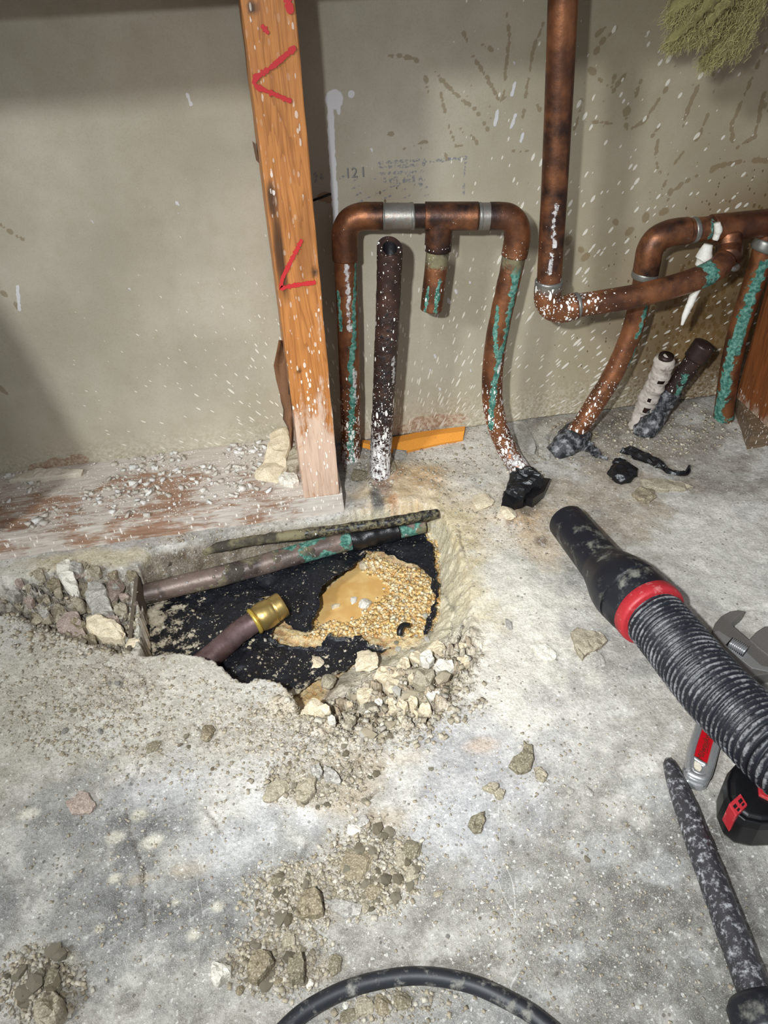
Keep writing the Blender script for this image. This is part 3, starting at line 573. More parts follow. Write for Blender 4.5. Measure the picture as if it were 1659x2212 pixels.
for i, pts in enumerate([[(638, 101), (590, 142), (552, 168), (548, 178), (556, 188), (592, 203), (630, 219)], [(652, 517), (630, 560), (610, 600), (606, 622), (640, 615), (682, 609)], [(564, 54), (572, 62), (580, 73)], [(620, -8), (624, 10), (628, 30)]]):
    ribbon('red_mark', pts, .0034 if i < 3 else .006, MPAINT, stud, YS, .0011, .0008, i)
def sill_dust(L): return np.clip(.30 + .75 * ss(-.02, .05, L[:, 0]) * ss(.70, .64, L[:, 1]) + .5 * ss(.72, .76, L[:, 1]) + (fbm(L[:, 0], L[:, 1], 16, 4, 320) - .5) * 1.2, 0, 1.1)
sill = board('sill_plate', (-.75, .0545, YS, YW - .001, -.0135, ZS), (160, 30, 8), MSILL, dustf=sill_dust, wob=.0012, seed=3)
setp(sill, 'wide reddish wood sill plate caked in plaster dust under the left wall', 'timber')
s2 = board('side_stud', (.5525, .592, .656, .740, .0243, 1.0), (6, 20, 120), MSTUD2, dustf=lambda L: .9 * ss(.06, .02, L[:, 2]), knots=(), seed=5)
setp(s2, 'dark stained stud at the right frame edge beside the green pipe', 'stud')
V, Fs = prism([(.531, .664), (.549, .712), (.556, .735), (.572, YW - .001), (.9, YW - .001), (.9, .664)], -.006, .0243); s3 = obj('sill_block', V, Fs, MGREYW, bevel=.001)
setp(s3, 'short grey-brown sill block under the dark stud at right', 'timber')
# splinter, bark flake and dry leaf on the left side of the stud
V, Fs = [], []
lp = [(603, 735, 628), (598, 762, 630), (592, 790, 632), (597, 820, 636), (604, 850, 640), (607, 868, 641), (612, 885, 641), (611, 905, 640), (622, 925, 638), (626, 950, 634), (628, 968, 632)]
for i, (a, py, b) in enumerate(lp):
    for j, t in enumerate(np.linspace(0, 1, 6)):
        p = wl(a + (b - a) * t, py, .690 + .012 * math.sin(t * 3.1 + i * .4) + .010 * t); V.append(p)
    if i: n = 6; Fs += [[(i - 1) * n + j, i * n + j, i * n + j + 1, (i - 1) * n + j + 1] for j in range(n - 1)]
V = np.array(V); V[:, 0] = np.minimum(V[:, 0], .0118)
lf = obj('dry_leaf', V, Fs, MLEAF, smooth=True, solid=.0006); setp(lf, 'curled brown dry leaf standing against the left side of the stud', 'leaf')
V = [wl(x, y, yy) for x, y, yy in [(545, 304, .765), (552, 312, .735), (556, 330, .730), (560, 352, .74), (553, 345, .765), (549, 325, .772)]]
sp = obj('bark_splinter', [*V, *[(v[0], v[1] + .0025, v[2] - .001) for v in V]], [[0, 1, 2, 3, 4, 5], [11, 10, 9, 8, 7, 6]] + [[i, i + 6, (i + 1) % 6 + 6, (i + 1) % 6] for i in range(6)], MLEAF)
setp(sp, 'small dark bark splinter stuck on the upper left edge of the stud', 'splinter')

# ------------------------------------------------------------------ pipes
def crom(P, step):
    P = np.asarray(P, float); Q = np.vstack([2 * P[0] - P[1], P, 2 * P[-1] - P[-2]]); out = []
    for i in range(1, len(Q) - 2):
        n = max(2, int(np.linalg.norm(Q[i + 1] - Q[i]) / step))
        for t in np.linspace(0, 1, n, endpoint=False):
            out.append(.5 * (2 * Q[i] + (Q[i + 1] - Q[i - 1]) * t + (2 * Q[i - 1] - 5 * Q[i] + 4 * Q[i + 1] - Q[i + 2]) * t * t + (3 * Q[i] - Q[i - 1] - 3 * Q[i + 1] + Q[i + 2]) * t ** 3))
    out.append(Q[-2]); return np.array(out)
def tube(path, rad, n=32, step=.0015, smooth=True, front=(0, -1, 0), hollow=0, caps=True, lump=0, seed=0, skew=0):
    C = crom(path, step) if smooth else np.array(path, float)
    T = np.gradient(C, axis=0); T /= np.linalg.norm(T, axis=1)[:, None]
    s = np.r_[0, np.cumsum(np.linalg.norm(np.diff(C, axis=0), axis=1))]; f = np.array(front, float)
    Fv = f - T * (T @ f)[:, None]; bad = np.linalg.norm(Fv, axis=1) < .25
    Fv[bad] = np.array([0, -.3, .95]) - T[bad] * (T[bad] @ np.array([0, -.3, .95]))[:, None]
    Fv /= np.linalg.norm(Fv, axis=1)[:, None]; Rv = np.cross(T, Fv)
    R = np.array([rad(v / s[-1]) for v in s]) if callable(rad) else np.full(len(s), float(rad))
    a = np.linspace(-np.pi, np.pi, n, endpoint=False); m_ = len(s)
    RR = R[:, None] * np.ones(n)
    if lump: RR = RR * (1 + lump * 2 * (fbm(s[:, None] * 1.0 + 0 * a, (np.cos(a) * .012)[None] + 0 * s[:, None], 160, 3, seed) - .5) + lump * (fbm(s[:, None] + 0 * a, (np.sin(a) * .012)[None] + 0 * s[:, None], 90, 2, seed + 5) - .5))
    V = C[:, None] + RR[..., None] * (np.cos(a)[None, :, None] * Fv[:, None] + np.sin(a)[None, :, None] * Rv[:, None])
    cutv = -T[-1] * (R[-1] * skew * np.cos(a))[:, None]; V[-1] += cutv
    V = V.reshape(-1, 3); i = np.arange(m_ * n).reshape(m_, n); j = np.roll(i, -1, 1)
    Fs = np.stack([i[:-1], j[:-1], j[1:], i[1:]], -1).reshape(-1, 4).tolist()
    Ss = np.repeat(s, n); An = np.tile(np.degrees(a), m_) * (1 if C[-1][2] >= C[0][2] else -1); Vs = [V]; k = len(V)
    if hollow:                              # open end with wall thickness at the far end, dark bore
        rh = hollow
        for dr, off in ((R[-1], 0), (rh, 0), (rh, 0), (rh, -.03)):
            Vs.append(C[-1] + cutv * (off == 0) * dr / R[-1] + T[-1] * off + dr * (np.cos(a)[:, None] * Fv[-1] + np.sin(a)[:, None] * Rv[-1]))
        r0 = np.arange(n) + k; r1, r1b, r2 = r0 + n, r0 + 2 * n, r0 + 3 * n
        for A0, A1 in ((r0, r1), (r1b, r2)): Fs += [[A0[q], A0[(q + 1) % n], A1[(q + 1) % n], A1[q]] for q in range(n)]
        Fs.append(list(r2)); Fs.append(list(i[0][::-1])); Ss = np.r_[Ss, np.full(4 * n, s[-1])]; An = np.r_[An, np.zeros(4 * n)]
    elif caps: Fs += [list(i[0][::-1]), list(i[-1])]
    return np.concatenate(Vs), Fs, dict(s=Ss, a=An, L=s[-1], r=R.max())
def run(I_, pts, w, seed=0, v=1.0):        # a stain that runs along a pipe: points (distance, degrees from the front)
    s, u = I_['s'], np.radians(I_['a']) * I_['r']; d = np.full(len(s), 9.)
    P = [(a * I_['L'], math.radians(b) * I_['r']) for a, b in pts]
    for (ax, ay), (bx, by) in zip(P, P[1:]):
        ex, ey = bx - ax, by - ay; t = np.clip(((s - ax) * ex + (u - ay) * ey) / (ex * ex + ey * ey + 1e-12), 0, 1); d = np.minimum(d, np.hypot(s - ax - t * ex, u - ay - t * ey))
    d = d + (fbm(s + seed, u, 260, 3, seed) - .5) * w * 1.5
    return v * ss(w * 1.35, w * .35, d)
def pipe(name, path, rad, mat, parent, n=32, at=None, **k):
    V, Fs, I_ = tube(path, rad, n, **k); A_ = at(I_) if at else {}
    if k.get('hollow') and 'tar' in A_:
        for q in A_: A_[q] = np.array(A_[q], float); A_[q][-2 * n:] = 0
        A_['tar'][-2 * n:] = 1.2  # bore painted black through the tar mask, standing in for its inner shade
    return obj(name, V, Fs, mat, parent, smooth=True, attrs=A_)
def ring(name, p, d, r, w, mat, parent, at=None, n=28):     # sleeve / bead of solder round a pipe
    p = np.array(p, float); d = nrm(d)
    prof = lambda t: r * (1 - .10 * (abs(2 * t - 1)) ** 4)
    return pipe(name, [p - d * w / 2, p - d * w / 6, p + d * w / 6, p + d * w / 2], prof, mat, parent, n, at, step=w / 12)
RP = .0113
# --- the loop of old supply pipes beside the stud
loop = empty('copper_pipe_loop', fl(757, 1000, .004), 'arched copper pipe loop with green streaks, standing just right of the stud', 'pipe')
yl = lambda px: .742 - .030 * (px - 745) / 370
def LP(pts, y=None): return [wl(a, b, (yl(a) if y is None else y)) for a, b in pts]
leftleg = [fl(757, 1004, .0)] + LP([(757, 960), (757, 880), (755, 800), (752, 700), (748, 610), (746, 555)], .7425)
pipe('pipe_leg', leftleg, RP, MCU, loop, lump=.03, at=lambda I_: dict(
    pat=np.maximum(run(I_, [(.02, 5), (.15, -10), (.30, 0), (.42, 8), (.55, 2), (.62, 15)], .0045, 1), np.maximum(run(I_, [(.62, 22), (.80, 30), (.97, 55)], .0032, 2), run(I_, [(.7, -50), (.86, -58)], .003, 4))),
    wht=np.maximum(run(I_, [(.99, -6), (.88, 2), (.76, -4), (.70, 4)], .0030, 3), np.maximum(run(I_, [(.36, 24), (.52, 22)], .003, 8), .8 * ss(.30, .0, I_['s'] / I_['L']))),
    spk=.25 + .8 * ss(.65, .1, I_['s'] / I_['L']), ox=.25 + 0 * I_['s']))
pipe('elbow', LP([(746, 560), (745, 530), (746, 500), (757, 478), (780, 468), (805, 467), (828, 467)]), .0128, MCU, loop, at=lambda I_: dict(spk=.25 + 0 * I_['s'], ox=ss(.7, 1, I_['s'] / I_['L']) * .8 + ss(.3, 0, I_['s'] / I_['L']) * .4), step=.001)
hx = lambda a, b: LP([(a, 467), (a + (b - a) * .33, 467), (a + (b - a) * .67, 467), (b, 467)])
pipe('coupling', hx(824, 892), .0120, MCU, loop, at=lambda I_: dict(solder=np.ones(len(I_['s'])), crust=.25 + 0 * I_['s'], spk=.35 + 0 * I_['s']))
pipe('header_pipe', hx(820, 1060), RP, MCU, loop, at=lambda I_: dict(ox=1 + 0 * I_['s'], spk=.2 + 0 * I_['s']))
tee = pipe('tee', hx(918, 1032), .0130, MCU, loop, at=lambda I_: dict(ox=.7 + 0 * I_['s'], spk=.25 + 0 * I_['s'], wht=.35 * run(I_, [(.3, 10), (.8, 10)], .006, 4)))
pipe('tee_outlet', LP([(951, 470), (948, 500), (946, 540)], yl(948)), lambda t: .0128 + .0004 * t, MCU, tee, at=lambda I_: dict(ox=.8 + 0 * I_['s'], spk=.7 * ss(.3, 1, I_['s'] / I_['L'])))
for a in (826, 890, 1037, 1062): ring('solder_ring', LP([(a, 467)])[0], (1, -.08, 0), .0126, .004, MSOLD, loop)
pipe('coupling', hx(1034, 1068), .0122, MCU, loop, at=lambda I_: dict(solder=np.ones(len(I_['s'])), spk=.3 + 0 * I_['s']))
pipe('stub_pipe', LP([(946, 535), (942, 580), (936, 630), (932, 668)], yl(946)), RP, MCU, loop, at=lambda I_: dict(
    crust=.75 * ss(.55, .1, I_['s'] / I_['L']), pat=np.maximum(run(I_, [(.45, 10), (.98, 8)], .0028, 6), run(I_, [(.6, -45), (.98, -50)], .0024, 7)), spk=.5 + 0 * I_['s']))
pipe('elbow', LP([(1058, 467), (1078, 467), (1098, 470), (1112, 483), (1117, 503), (1116, 525), (1111, 552)]), .0128, MCU, loop, at=lambda I_: dict(spk=.3 + .4 * ss(.6, 1, I_['s'] / I_['L']), ox=ss(.35, 0, I_['s'] / I_['L']), crust=.4 * ss(.8, 1, I_['s'] / I_['L'])), step=.001)
rl = LP([(1112, 545), (1104, 585), (1094, 630), (1083, 680), (1073, 730), (1066, 780), (1063, 830), (1066, 880)], yl(1110)) + [wl(1078, 930, .706), wl(1100, 980, .695), fl(1122, 1012, .006), fl(1138, 1034, -.006)]
pipe('pipe_leg', rl, RP, MCU, loop, lump=.03, at=lambda I_: dict(
    pat=np.maximum(run(I_, [(.12, 20), (.22, 25), (.33, 35), (.42, 10), (.50, 2), (.62, -20), (.72, -55)], .0042, 11), np.maximum(run(I_, [(.20, -50), (.32, -30), (.40, 0)], .0028, 12), np.maximum(run(I_, [(.03, 10), (.14, 20)], .006, 13), .7 * ss(.90, 1, I_['s'] / I_['L'])))),
    crust=.6 * ss(.14, .02, I_['s'] / I_['L']), wht=np.maximum(run(I_, [(.41, 25), (.46, 10)], .003, 14), .8 * ss(.62, .95, I_['s'] / I_['L'])), spk=.3 + .75 * ss(.3, .75, I_['s'] / I_['L'])))
# --- cut iron-brown pipe with an open mouth
op = [fl(816, 1048, -.006), fl(820, 1030, .004), wl(823, 960, .708), wl(829, 860, .706), wl(834, 760, .703), wl(839, 640, .700), wl(842, 536, .697)]
cut = pipe('cut_pipe', op, RP + .0006, MCU2, None, lump=.05, hollow=.0068, skew=.55, at=lambda I_: dict(ox=.5 + 0 * I_['s'], crust=.15 + .2 * ss(.8, .2, I_['s'] / I_['L']), tar=.42 * run(I_, [(.35, 0), (.75, 20)], .02, 33, 1), spk=.55 + .5 * ss(.6, .2, I_['s'] / I_['L']), wht=np.maximum(.85 * ss(.50, .12, I_['s'] / I_['L']), run(I_, [(.50, 40), (.60, 30)], .003, 15))))
setp(cut, 'sawn-off dark brown pipe with an open mouth inside the copper loop', 'pipe')
# --- right-hand manifold: riser, branch, header
mani = empty('copper_manifold', fl(1212, 962), 'tall copper riser bending into the pipes at right, white paste drips', 'pipe')
YR = .690
rz = [wl(1222, -160, YR), wl(1216, 0, YR), wl(1210, 150, YR), wl(1203, 300, YR), wl(1197, 420, YR), wl(1190, 540, YR), wl(1186, 610, YR)]
pipe('riser', rz, RP + .0006, MCU, mani, at=lambda I_: dict(ox=.55 * ss(.2, .5, I_['s'] / I_['L']) * (1 - .5 * ss(.85, 1, I_['s'] / I_['L'])), spk=.15 + .3 * ss(.5, 1, I_['s'] / I_['L']), wht=np.maximum(run(I_, [(.72, -10), (.80, -16), (.86, -4)], .0030, 21, 1.0), run(I_, [(.88, -14), (.95, -20)], .0028, 22, .9))))
el = [wl(1186, 606, YR), wl(1183, 630, YR), wl(1184, 650, YR - .001), wl(1195, 664, YR - .002), wl(1215, 668, YR - .003), wl(1243, 661, YR - .004)]
pipe('elbow', el, .0134, MCU, mani, at=lambda I_: dict(spk=.85 + 0 * I_['s'], solder=ss(.25, .05, I_['s'] / I_['L'])), step=.001)
ring('solder_ring', wl(1186, 610, YR), (0, 0, 1), .0138, .005, MSOLD, mani)
br = [wl(1236, 662, YR - .004), wl(1300, 652, YR - .006), wl(1380, 638, YR - .008), wl(1450, 620, YR - .008), wl(1510, 600, YR - .004), wl(1548, 580, YR + .002), wl(1566, 562, YR + .010)]
pipe('branch_pipe', br, RP + .0004, MCU, mani, at=lambda I_: dict(spk=.3 + .6 * ss(.4, 0, I_['s'] / I_['L']), wht=.62 * ss(.22, .04, I_['s'] / I_['L']) * (np.abs(I_['a']) > 50), pat=run(I_, [(.82, -100), (.82, 120)], .009, 23), ox=.3 * ss(.3, .6, I_['s'] / I_['L'])))
ring('solder_ring', wl(1246, 660, YR - .004), (1, -.03, .05), .0130, .004, MSOLD, mani)
YH = .722
hd = lambda t: wl(1440 + (1659 - 1440) * t, 503 - 22 * t, YH + .002 * t)
pipe('header_pipe', [hd(t) for t in (.0, .3, .6, 1.0, 1.3)], RP + .0008, MCU, mani, at=lambda I_: dict(spk=.25 + 0 * I_['s'], pat=run(I_, [(.28, -70), (.30, 60)], .003, 24, .7), ox=.35 + 0 * I_['s']))
mt = pipe('tee', [hd(t) for t in (.44, .6, .8, 1.02)], .0136, MCU, mani, at=lambda I_: dict(spk=.2 + 0 * I_['s'], ox=.35 + 0 * I_['s']))
pipe('tee_outlet', [wl(1574, 505, YH - .002), wl(1575, 535, YH - .008), wl(1574, 560, YH - .020)], .0130, MCU, mt, at=lambda I_: dict(spk=.2 + 0 * I_['s'], ox=.6 + 0 * I_['s']))
ring('solder_ring', wl(1571, 566, YH - .022), (.35, -.2, .9), .0140, .005, MSOLD, mani)
for t in (.14, .27): ring('solder_ring', hd(t), (1, 0, .03), .0129, .006, MSOLD, mani)
pipe('elbow', [hd(.2), hd(.1), wl(1440, 506, YH), wl(1418, 518, YH), wl(1404, 540, YH), wl(1399, 565, YH), wl(1394, 592, YH)], .0134, MCU, mani, at=lambda I_: dict(spk=.2 + 0 * I_['s'], ox=.35 + .3 * ss(.6, 1, I_['s'] / I_['L']), pat=.4 * run(I_, [(.02, 20), (.2, 30)], .004, 25)), step=.001)
ring('solder_ring', wl(1393, 594, YH), (.1, 0, 1), .0138, .008, MSOLD, mani)
ll = [wl(1395, 585, YH), wl(1384, 640, YH), wl(1370, 700, YH), wl(1348, 760, YH - .001), wl(1318, 820, YH - .002), wl(1288, 868, YH - .002), wl(1258, 915, YH - .002), fl(1225, 955, .004), fl(1205, 975, -.008)]
pipe('pipe_leg', ll, RP, MCU, mani, lump=.02, at=lambda I_: dict(spk=.3 + .5 * ss(.3, .7, I_['s'] / I_['L']), pat=np.maximum(run(I_, [(.10, 20), (.30, 10)], .003, 26), run(I_, [(.36, 40), (.60, 60)], .0026, 27)), crust=.25 * ss(.1, 0, I_['s'] / I_['L'])))
gl = [wl(1668, 470, .728), wl(1660, 500, .727), wl(1650, 540, .726), wl(1632, 600, .727), wl(1612, 660, .728), wl(1594, 720, .729), wl(1580, 780, .730), wl(1570, 840, .731), wl(1564, 885, .732), fl(1563, 905, 0)]
pipe('pipe_leg', gl, lambda t: RP * (1 + .06 * ss(.92, 1, t)), MCU, mani, at=lambda I_: dict(spk=.15 + 0 * I_['s'], pat=np.maximum(run(I_, [(.18, -10), (.30, -30), (.45, -25), (.58, -40), (.70, -50), (.80, -45), (.92, -75), (.99, -60)], .0085, 28), np.maximum(run(I_, [(.42, 0), (.60, -5)], .003, 29), .8 * run(I_, [(.98, -90), (.98, 90)], .004, 34)))))
ring('solder_ring', wl(1652, 530, .726), (.3, 0, 1), .0134, .012, MSOLD, mani)
# white paste hanging from the joints
def goo(name, pts, ws, y, mat, parent, t=.004):
    V, Fs = [], []; P = [wl(a, b, y) for a, b in pts]; n = 10
    V, Fs, _ = tube(P, lambda u: np.interp(u, np.linspace(0, 1, len(ws)), ws), n, step=.0012, lump=.28, seed=int(pts[0][0]))
    return obj(name, V, Fs, mat, parent, smooth=True)
goo('white_paste', [(1549, 482), (1551, 500), (1545, 518)], [.003, .0042, .003], YH - .014, MPASTE, mani)
goo('white_paste', [(1530, 528), (1524, 546), (1519, 562), (1506, 576)], [.004, .0065, .0085, .003], YH - .014, MPASTE, mani)
goo('white_paste', [(1508, 618), (1498, 640), (1488, 662), (1478, 685), (1473, 702)], [.0042, .004, .0038, .003, .0014], YR - .006, MPASTE, mani)
# --- two dead stubs wrapped and tarred
wst = empty('wrapped_pipe_stub', fl(1382, 922), 'short capped pipe stub in flaking white wrap, leaning by the wall', 'pipe')
wp_ = [fl(1374, 930, -.004), wl(1388, 893, .745), wl(1402, 860, .742), wl(1418, 825, .738), wl(1432, 792, .734), wl(1440, 768, .731)]
pipe('pipe_core', wp_, .0085, MCU2, wst, at=lambda I_: dict(ox=.8 + 0 * I_['s']))
V, Fs, I_ = tube(wp_, lambda t: .0116 * (1 - .035 * math.sin(t * 40) - .65 * ss(.93, 1, t) ** 2), 36, .0010, lump=.20, seed=61)
ce = V.reshape(-1, 3)
holes = [(.72, -10, .0030), (.46, -30, .0022), (.33, -20, .0038), (.30, 25, .0032), (.57, 30, .0016), (.15, -30, .0024), (.08, 10, .002)]
keep = []
for q in Fs:
    if len(q) > 4: keep.append(q); continue
    s_ = I_['s'][q].mean() / I_['L']; a_ = I_['a'][q].mean()
    if not any(abs(s_ - h0) * I_['L'] < hr and abs(a_ - h1) * math.pi / 180 * .011 < hr * 1.1 for h0, h1, hr in holes): keep.append(q)
obj('white_wrap', V, keep, MPAPER, wst, smooth=True)
dst = empty('tarred_pipe_stub', fl(1402, 928), 'dark capped pipe stub with tarry lower half beside the white wrapped stub', 'pipe')
dp_ = [fl(1392, 935, -.004), wl(1420, 888, .740), wl(1455, 838, .736), wl(1490, 790, .731), wl(1520, 748, .727)]
pipe('stub_pipe', dp_, .0108, MCU2, dst, lump=.03, at=lambda I_: dict(ox=.8 + 0 * I_['s'], pat=.75 * run(I_, [(.5, 10), (.72, -20)], .006, 31) , spk=.5 + 0 * I_['s'], wht=.2 + 0 * I_['s']))
pipe('end_cap', [dp_[-1] + (dp_[-2] - dp_[-1]) * t for t in (.62, .3, .05, -.12, -.2)], lambda t: .0130 * (1 - .55 * ss(.86, 1, t)), MCU2, dst, at=lambda I_: dict(ox=1 + 0 * I_['s'], spk=.3 + 0 * I_['s']))
pipe('tar_sleeve', [fl(1388, 940, -.006), fl(1400, 925, .004), wl(1420, 888, .740), wl(1440, 860, .738), wl(1452, 842, .736)], lambda t: .0150 * (1 - .18 * t), MTARD, dst, lump=.16, seed=8)

# ------------------------------------------------------------------ black tar collars and strips round the pipe feet
def lump(name, c, r, mat, parent=None, amp=.35, sub=3, seed=0, sc=60, flat=False):
    bm = bmesh.new(); bmesh.ops.create_icosphere(bm, subdivisions=sub, radius=1.0)
    V = np.array([v.co[:] for v in bm.verts]); Fs = [[v.index for v in f.verts] for f in bm.faces]; bm.free()
    W_ = V * np.array(r); n = fbm(W_[:, 0] + W_[:, 2] * .7 + seed, W_[:, 1] - W_[:, 2] * .6, sc, 3, 400 + seed) - .5; n2 = fbm(W_[:, 0] - W_[:, 2] + seed, W_[:, 1] + W_[:, 0] * .3, sc * 3, 2, 420 + seed) - .5
    W_ = W_ * (1 + amp * 2 * n + amp * n2)[:, None]
    return obj(name, W_ + np.array(c), Fs, mat, parent, smooth=not flat)
c1 = empty('tar_collar', fl(1130, 1075), 'jagged black tar clump at the foot of the arched copper loop', 'tar')
V, Fs, _ = tube([fl(1152, 1028, .006), fl(1140, 1045, .004), fl(1125, 1070, .003), fl(1112, 1090, .0)], lambda t: .0125 + .006 * math.sin(t * 3.1), 26, .0012, lump=.5, seed=71)
obj('tar_body', V, Fs, MTAR, c1)
for pts in [[(1150, 1040), (1188, 1040), (1175, 1068), (1150, 1090), (1135, 1085)], [(1102, 1052), (1088, 1080), (1082, 1098), (1110, 1098), (1130, 1090), (1118, 1060)], [(1112, 1018), (1135, 1012), (1165, 1030), (1158, 1060), (1120, 1062)]]:
    P = px_poly(pts, .006); V, Fs = prism(P, .002, .007); V = np.array(V); n = len(P); V[n:, 2] += .010 * np.array([vn(np.array([i * 1.7]), np.array([2.3]))[0] for i in range(n)]); obj('tar_flap', V, Fs, MTAR, c1)
c2 = empty('tar_sleeve', fl(1212, 968), 'chalky grey-black tar sleeve where the riser leg enters the slab', 'tar')
V, Fs, _ = tube([fl(1250, 932, .012), fl(1235, 950, .008), fl(1215, 968, .004), fl(1196, 984, -.004)], lambda t: .0155 + .002 * math.sin(t * 5), 28, .0012, lump=.14, seed=73, hollow=0)
obj('tar_body', V, Fs, MTARD, c2, smooth=True)
def strip(name, pts, w, mat, label, cat, z=.003, seed=0, crumple=.004, parent=None):
    C = crom([fl(a, b, z) for a, b in pts], .0018); T = np.gradient(C, axis=0); N = np.stack([-T[:, 1], T[:, 0], 0 * T[:, 0]], 1); N /= np.linalg.norm(N, axis=1)[:, None]; V = []; n = 7
    for i, (p, nn) in enumerate(zip(C, N)):
        u = i / (len(C) - 1); ww = np.interp(u, np.linspace(0, 1, len(w)), w)
        for j in range(n):
            t = j / (n - 1) - .5; q = p + nn * ww * t; q[2] = max(zat(q[0], q[1]), -.004) + .0008 + crumple * (vn(np.array([u * 14 + seed]), np.array([j * .9 + seed]))[0] + .4 * (1 - abs(2 * t))); V.append(q)
    Fs = [[i * n + j, (i + 1) * n + j, (i + 1) * n + j + 1, i * n + j + 1] for i in range(len(C) - 1) for j in range(n - 1)]
    o = obj(name, V, Fs, mat, parent, solid=.0008); return setp(o, label, cat) if label else o
strip('tape_strip', [(1258, 945), (1275, 968), (1296, 988), (1312, 992)], [.012, .016, .013, .005], MTARD, 'torn dusty black tape strip lying between sleeve and tar blob', 'tape', seed=3, crumple=.006)
strip('tape_strip', [(1350, 968), (1385, 985), (1420, 1003), (1452, 1022), (1478, 1024), (1488, 1010)], [.020, .020, .015, .010, .009, .003], MTAR, 'long twisted black tape strip right of the round tar blob', 'tape', seed=9, crumple=.007)
o = lump('tar_blob', fl(1344, 1022, .005), (.0155, .0150, .009), MTAR, None, .38, 4, 3, 130); setp(o, 'round glossy black tar blob on the floor below the wrapped stubs', 'tar')
lump('tar_lobe', fl(1338, 1000, .006), (.008, .006, .006), MTAR, o, .5, 3, 5, 200)

# ------------------------------------------------------------------ things at the foot of the wall
def slab(name, pts, h, mat, label, cat, group=None, zb=None, seed=0, rough=.18, tilt=(0, 0), dome=.12, parent=None, nres=26, hz=None):
    """a broken flat piece: outline on the ground (pixel list), own thickness, faceted rough top"""
    r = np.random.RandomState(seed + 1); P0 = np.array([fl(a, b, (h if hz is None else hz)) for a, b in pts])[:, :2]
    L = np.r_[0, np.cumsum(np.linalg.norm(np.diff(np.vstack([P0, P0[:1]]), axis=0), axis=1))]; t = np.linspace(0, L[-1], nres, endpoint=False)
    P = np.stack([np.interp(t, L, np.r_[P0[:, k], P0[0, k]]) for k in (0, 1)], 1); c = P.mean(0); sz = np.abs(P - c).mean()
    P = P + r.randn(*P.shape) * sz * rough * .30
    if ((P[:, 0] * np.roll(P[:, 1], -1) - P[:, 1] * np.roll(P[:, 0], -1)).sum()) < 0: P = P[::-1]
    z0 = zat(*c) if zb is None else zb; n = nres; V = [(*(c + (p - c) * .98), z0 - .0015) for p in P] + [(*(c + (p - c) * 1.02), z0 + h * (.55 + .25 * r.rand())) for p in P]
    lo, hi = P.min(0), P.max(0); T = c + (P - c) * .93; I_ = []
    while len(I_) < 34:
        q = lo + (hi - lo) * r.rand(2)
        if sdf(q[:1], q[1:], T)[0] > sz * .10 and all(np.hypot(*(q - w)) > sz * .16 for w in I_): I_.append(q)
        elif r.rand() < .01: break
    pts2 = [Vector((float(p[0]), float(p[1]))) for p in list(T) + I_]
    vo, _e, fo, *_r = delaunay_2d_cdt(pts2, [(i, (i + 1) % n) for i in range(n)], [], 1, 1e-7)
    f1, f2, hid, ox, oy = cells(np.array([v[0] for v in vo]) + seed, np.array([v[1] for v in vo]), .9 / max(sz, .002), seed)
    V += [(v[0], v[1], z0 + h * (.92 + .35 * (hid[i] - .5) + .25 * r.randn() * rough + (dome if i >= n else 0) + (ox[i] * (hid[i] - .5)) * .7)) for i, v in enumerate(vo)]
    Fs = [list(range(n - 1, -1, -1))] + [[i, (i + 1) % n, n + (i + 1) % n, n + i] for i in range(n)] + [[n + i, n + (i + 1) % n, 2 * n + (i + 1) % n, 2 * n + i] for i in range(n)] + [[2 * n + i for i in f] for f in fo]
    V = np.array(V); V[:, 2] += (V[:, 0] - c[0]) * tilt[0] + (V[:, 1] - c[1]) * tilt[1]
    o = obj(name, V, Fs, mat, parent)
    return setp(o, label, cat, group) if parent is None else o
V = [(*wl(x, y, YW - .002)[[0]], YW - .004, wl(x, y, YW - .004)[2]) for x, y in [(782, 950), (800, 952), (850, 944), (900, 934), (950, 927), (1004, 921)]]
bt = [fl(x, y, .007) for x, y in [(780, 970), (800, 978), (862, 978), (905, 968), (950, 958), (1000, 950)]]
md = [(a + b) / 2 + np.array([0, -.001, .0035]) for a, b in zip(np.array(V), bt)]
VV = list(V) + md + bt; Fs = [[k * 6 + i, k * 6 + i + 6, k * 6 + i + 7, k * 6 + i + 1] for k in range(2) for i in range(5)]
o = obj('foam_strip', VV, Fs, MFOAM, solid=.004); md_ = o.modifiers.new('grain', 'SUBSURF'); md_.levels = md_.render_levels = 3; md_.subdivision_type = 'SIMPLE'; o.modifiers.move(1, 0); setp(o, 'bright orange foam strip wedged under the wall behind the cut pipe', 'foam')
slab('plaster_slab', [(18, 1035), (40, 1022), (80, 1012), (140, 1010), (178, 1012), (172, 1020), (120, 1028), (60, 1034)], .006, MWHITE, 'long pale broken plaster sliver on the sill at far left wall', 'plaster', zb=ZS, seed=4, hz=ZS + .006)
slab('stone_slab', [(578, 962), (592, 936), (610, 928), (626, 940), (627, 960), (618, 990), (604, 1018), (590, 1032), (560, 1026), (545, 1016), (552, 998), (570, 985)], .011, MROCK['cream'], 'tall cream stone slab leaning on the sill left of the stud', 'stone', zb=ZS - .001, seed=5, tilt=(.05, .22), hz=ZS + .012)
slab('stone_chip', [(622, 975), (640, 956), (648, 962), (650, 990), (640, 1010), (625, 1012), (618, 1000)], .010, MROCK['tan'], 'tan stone chip squeezed between leaning cream slab and stud', 'stone', zb=ZS - .0005, seed=6, hz=ZS + .010)
slab('stone_chip', [(600, 1030), (615, 1016), (640, 1020), (645, 1034), (632, 1042), (612, 1040)], .007, MROCK['white'], 'white stone chip on the sill at the foot of the stud', 'stone', zb=ZS - .0005, seed=7, hz=ZS + .007)
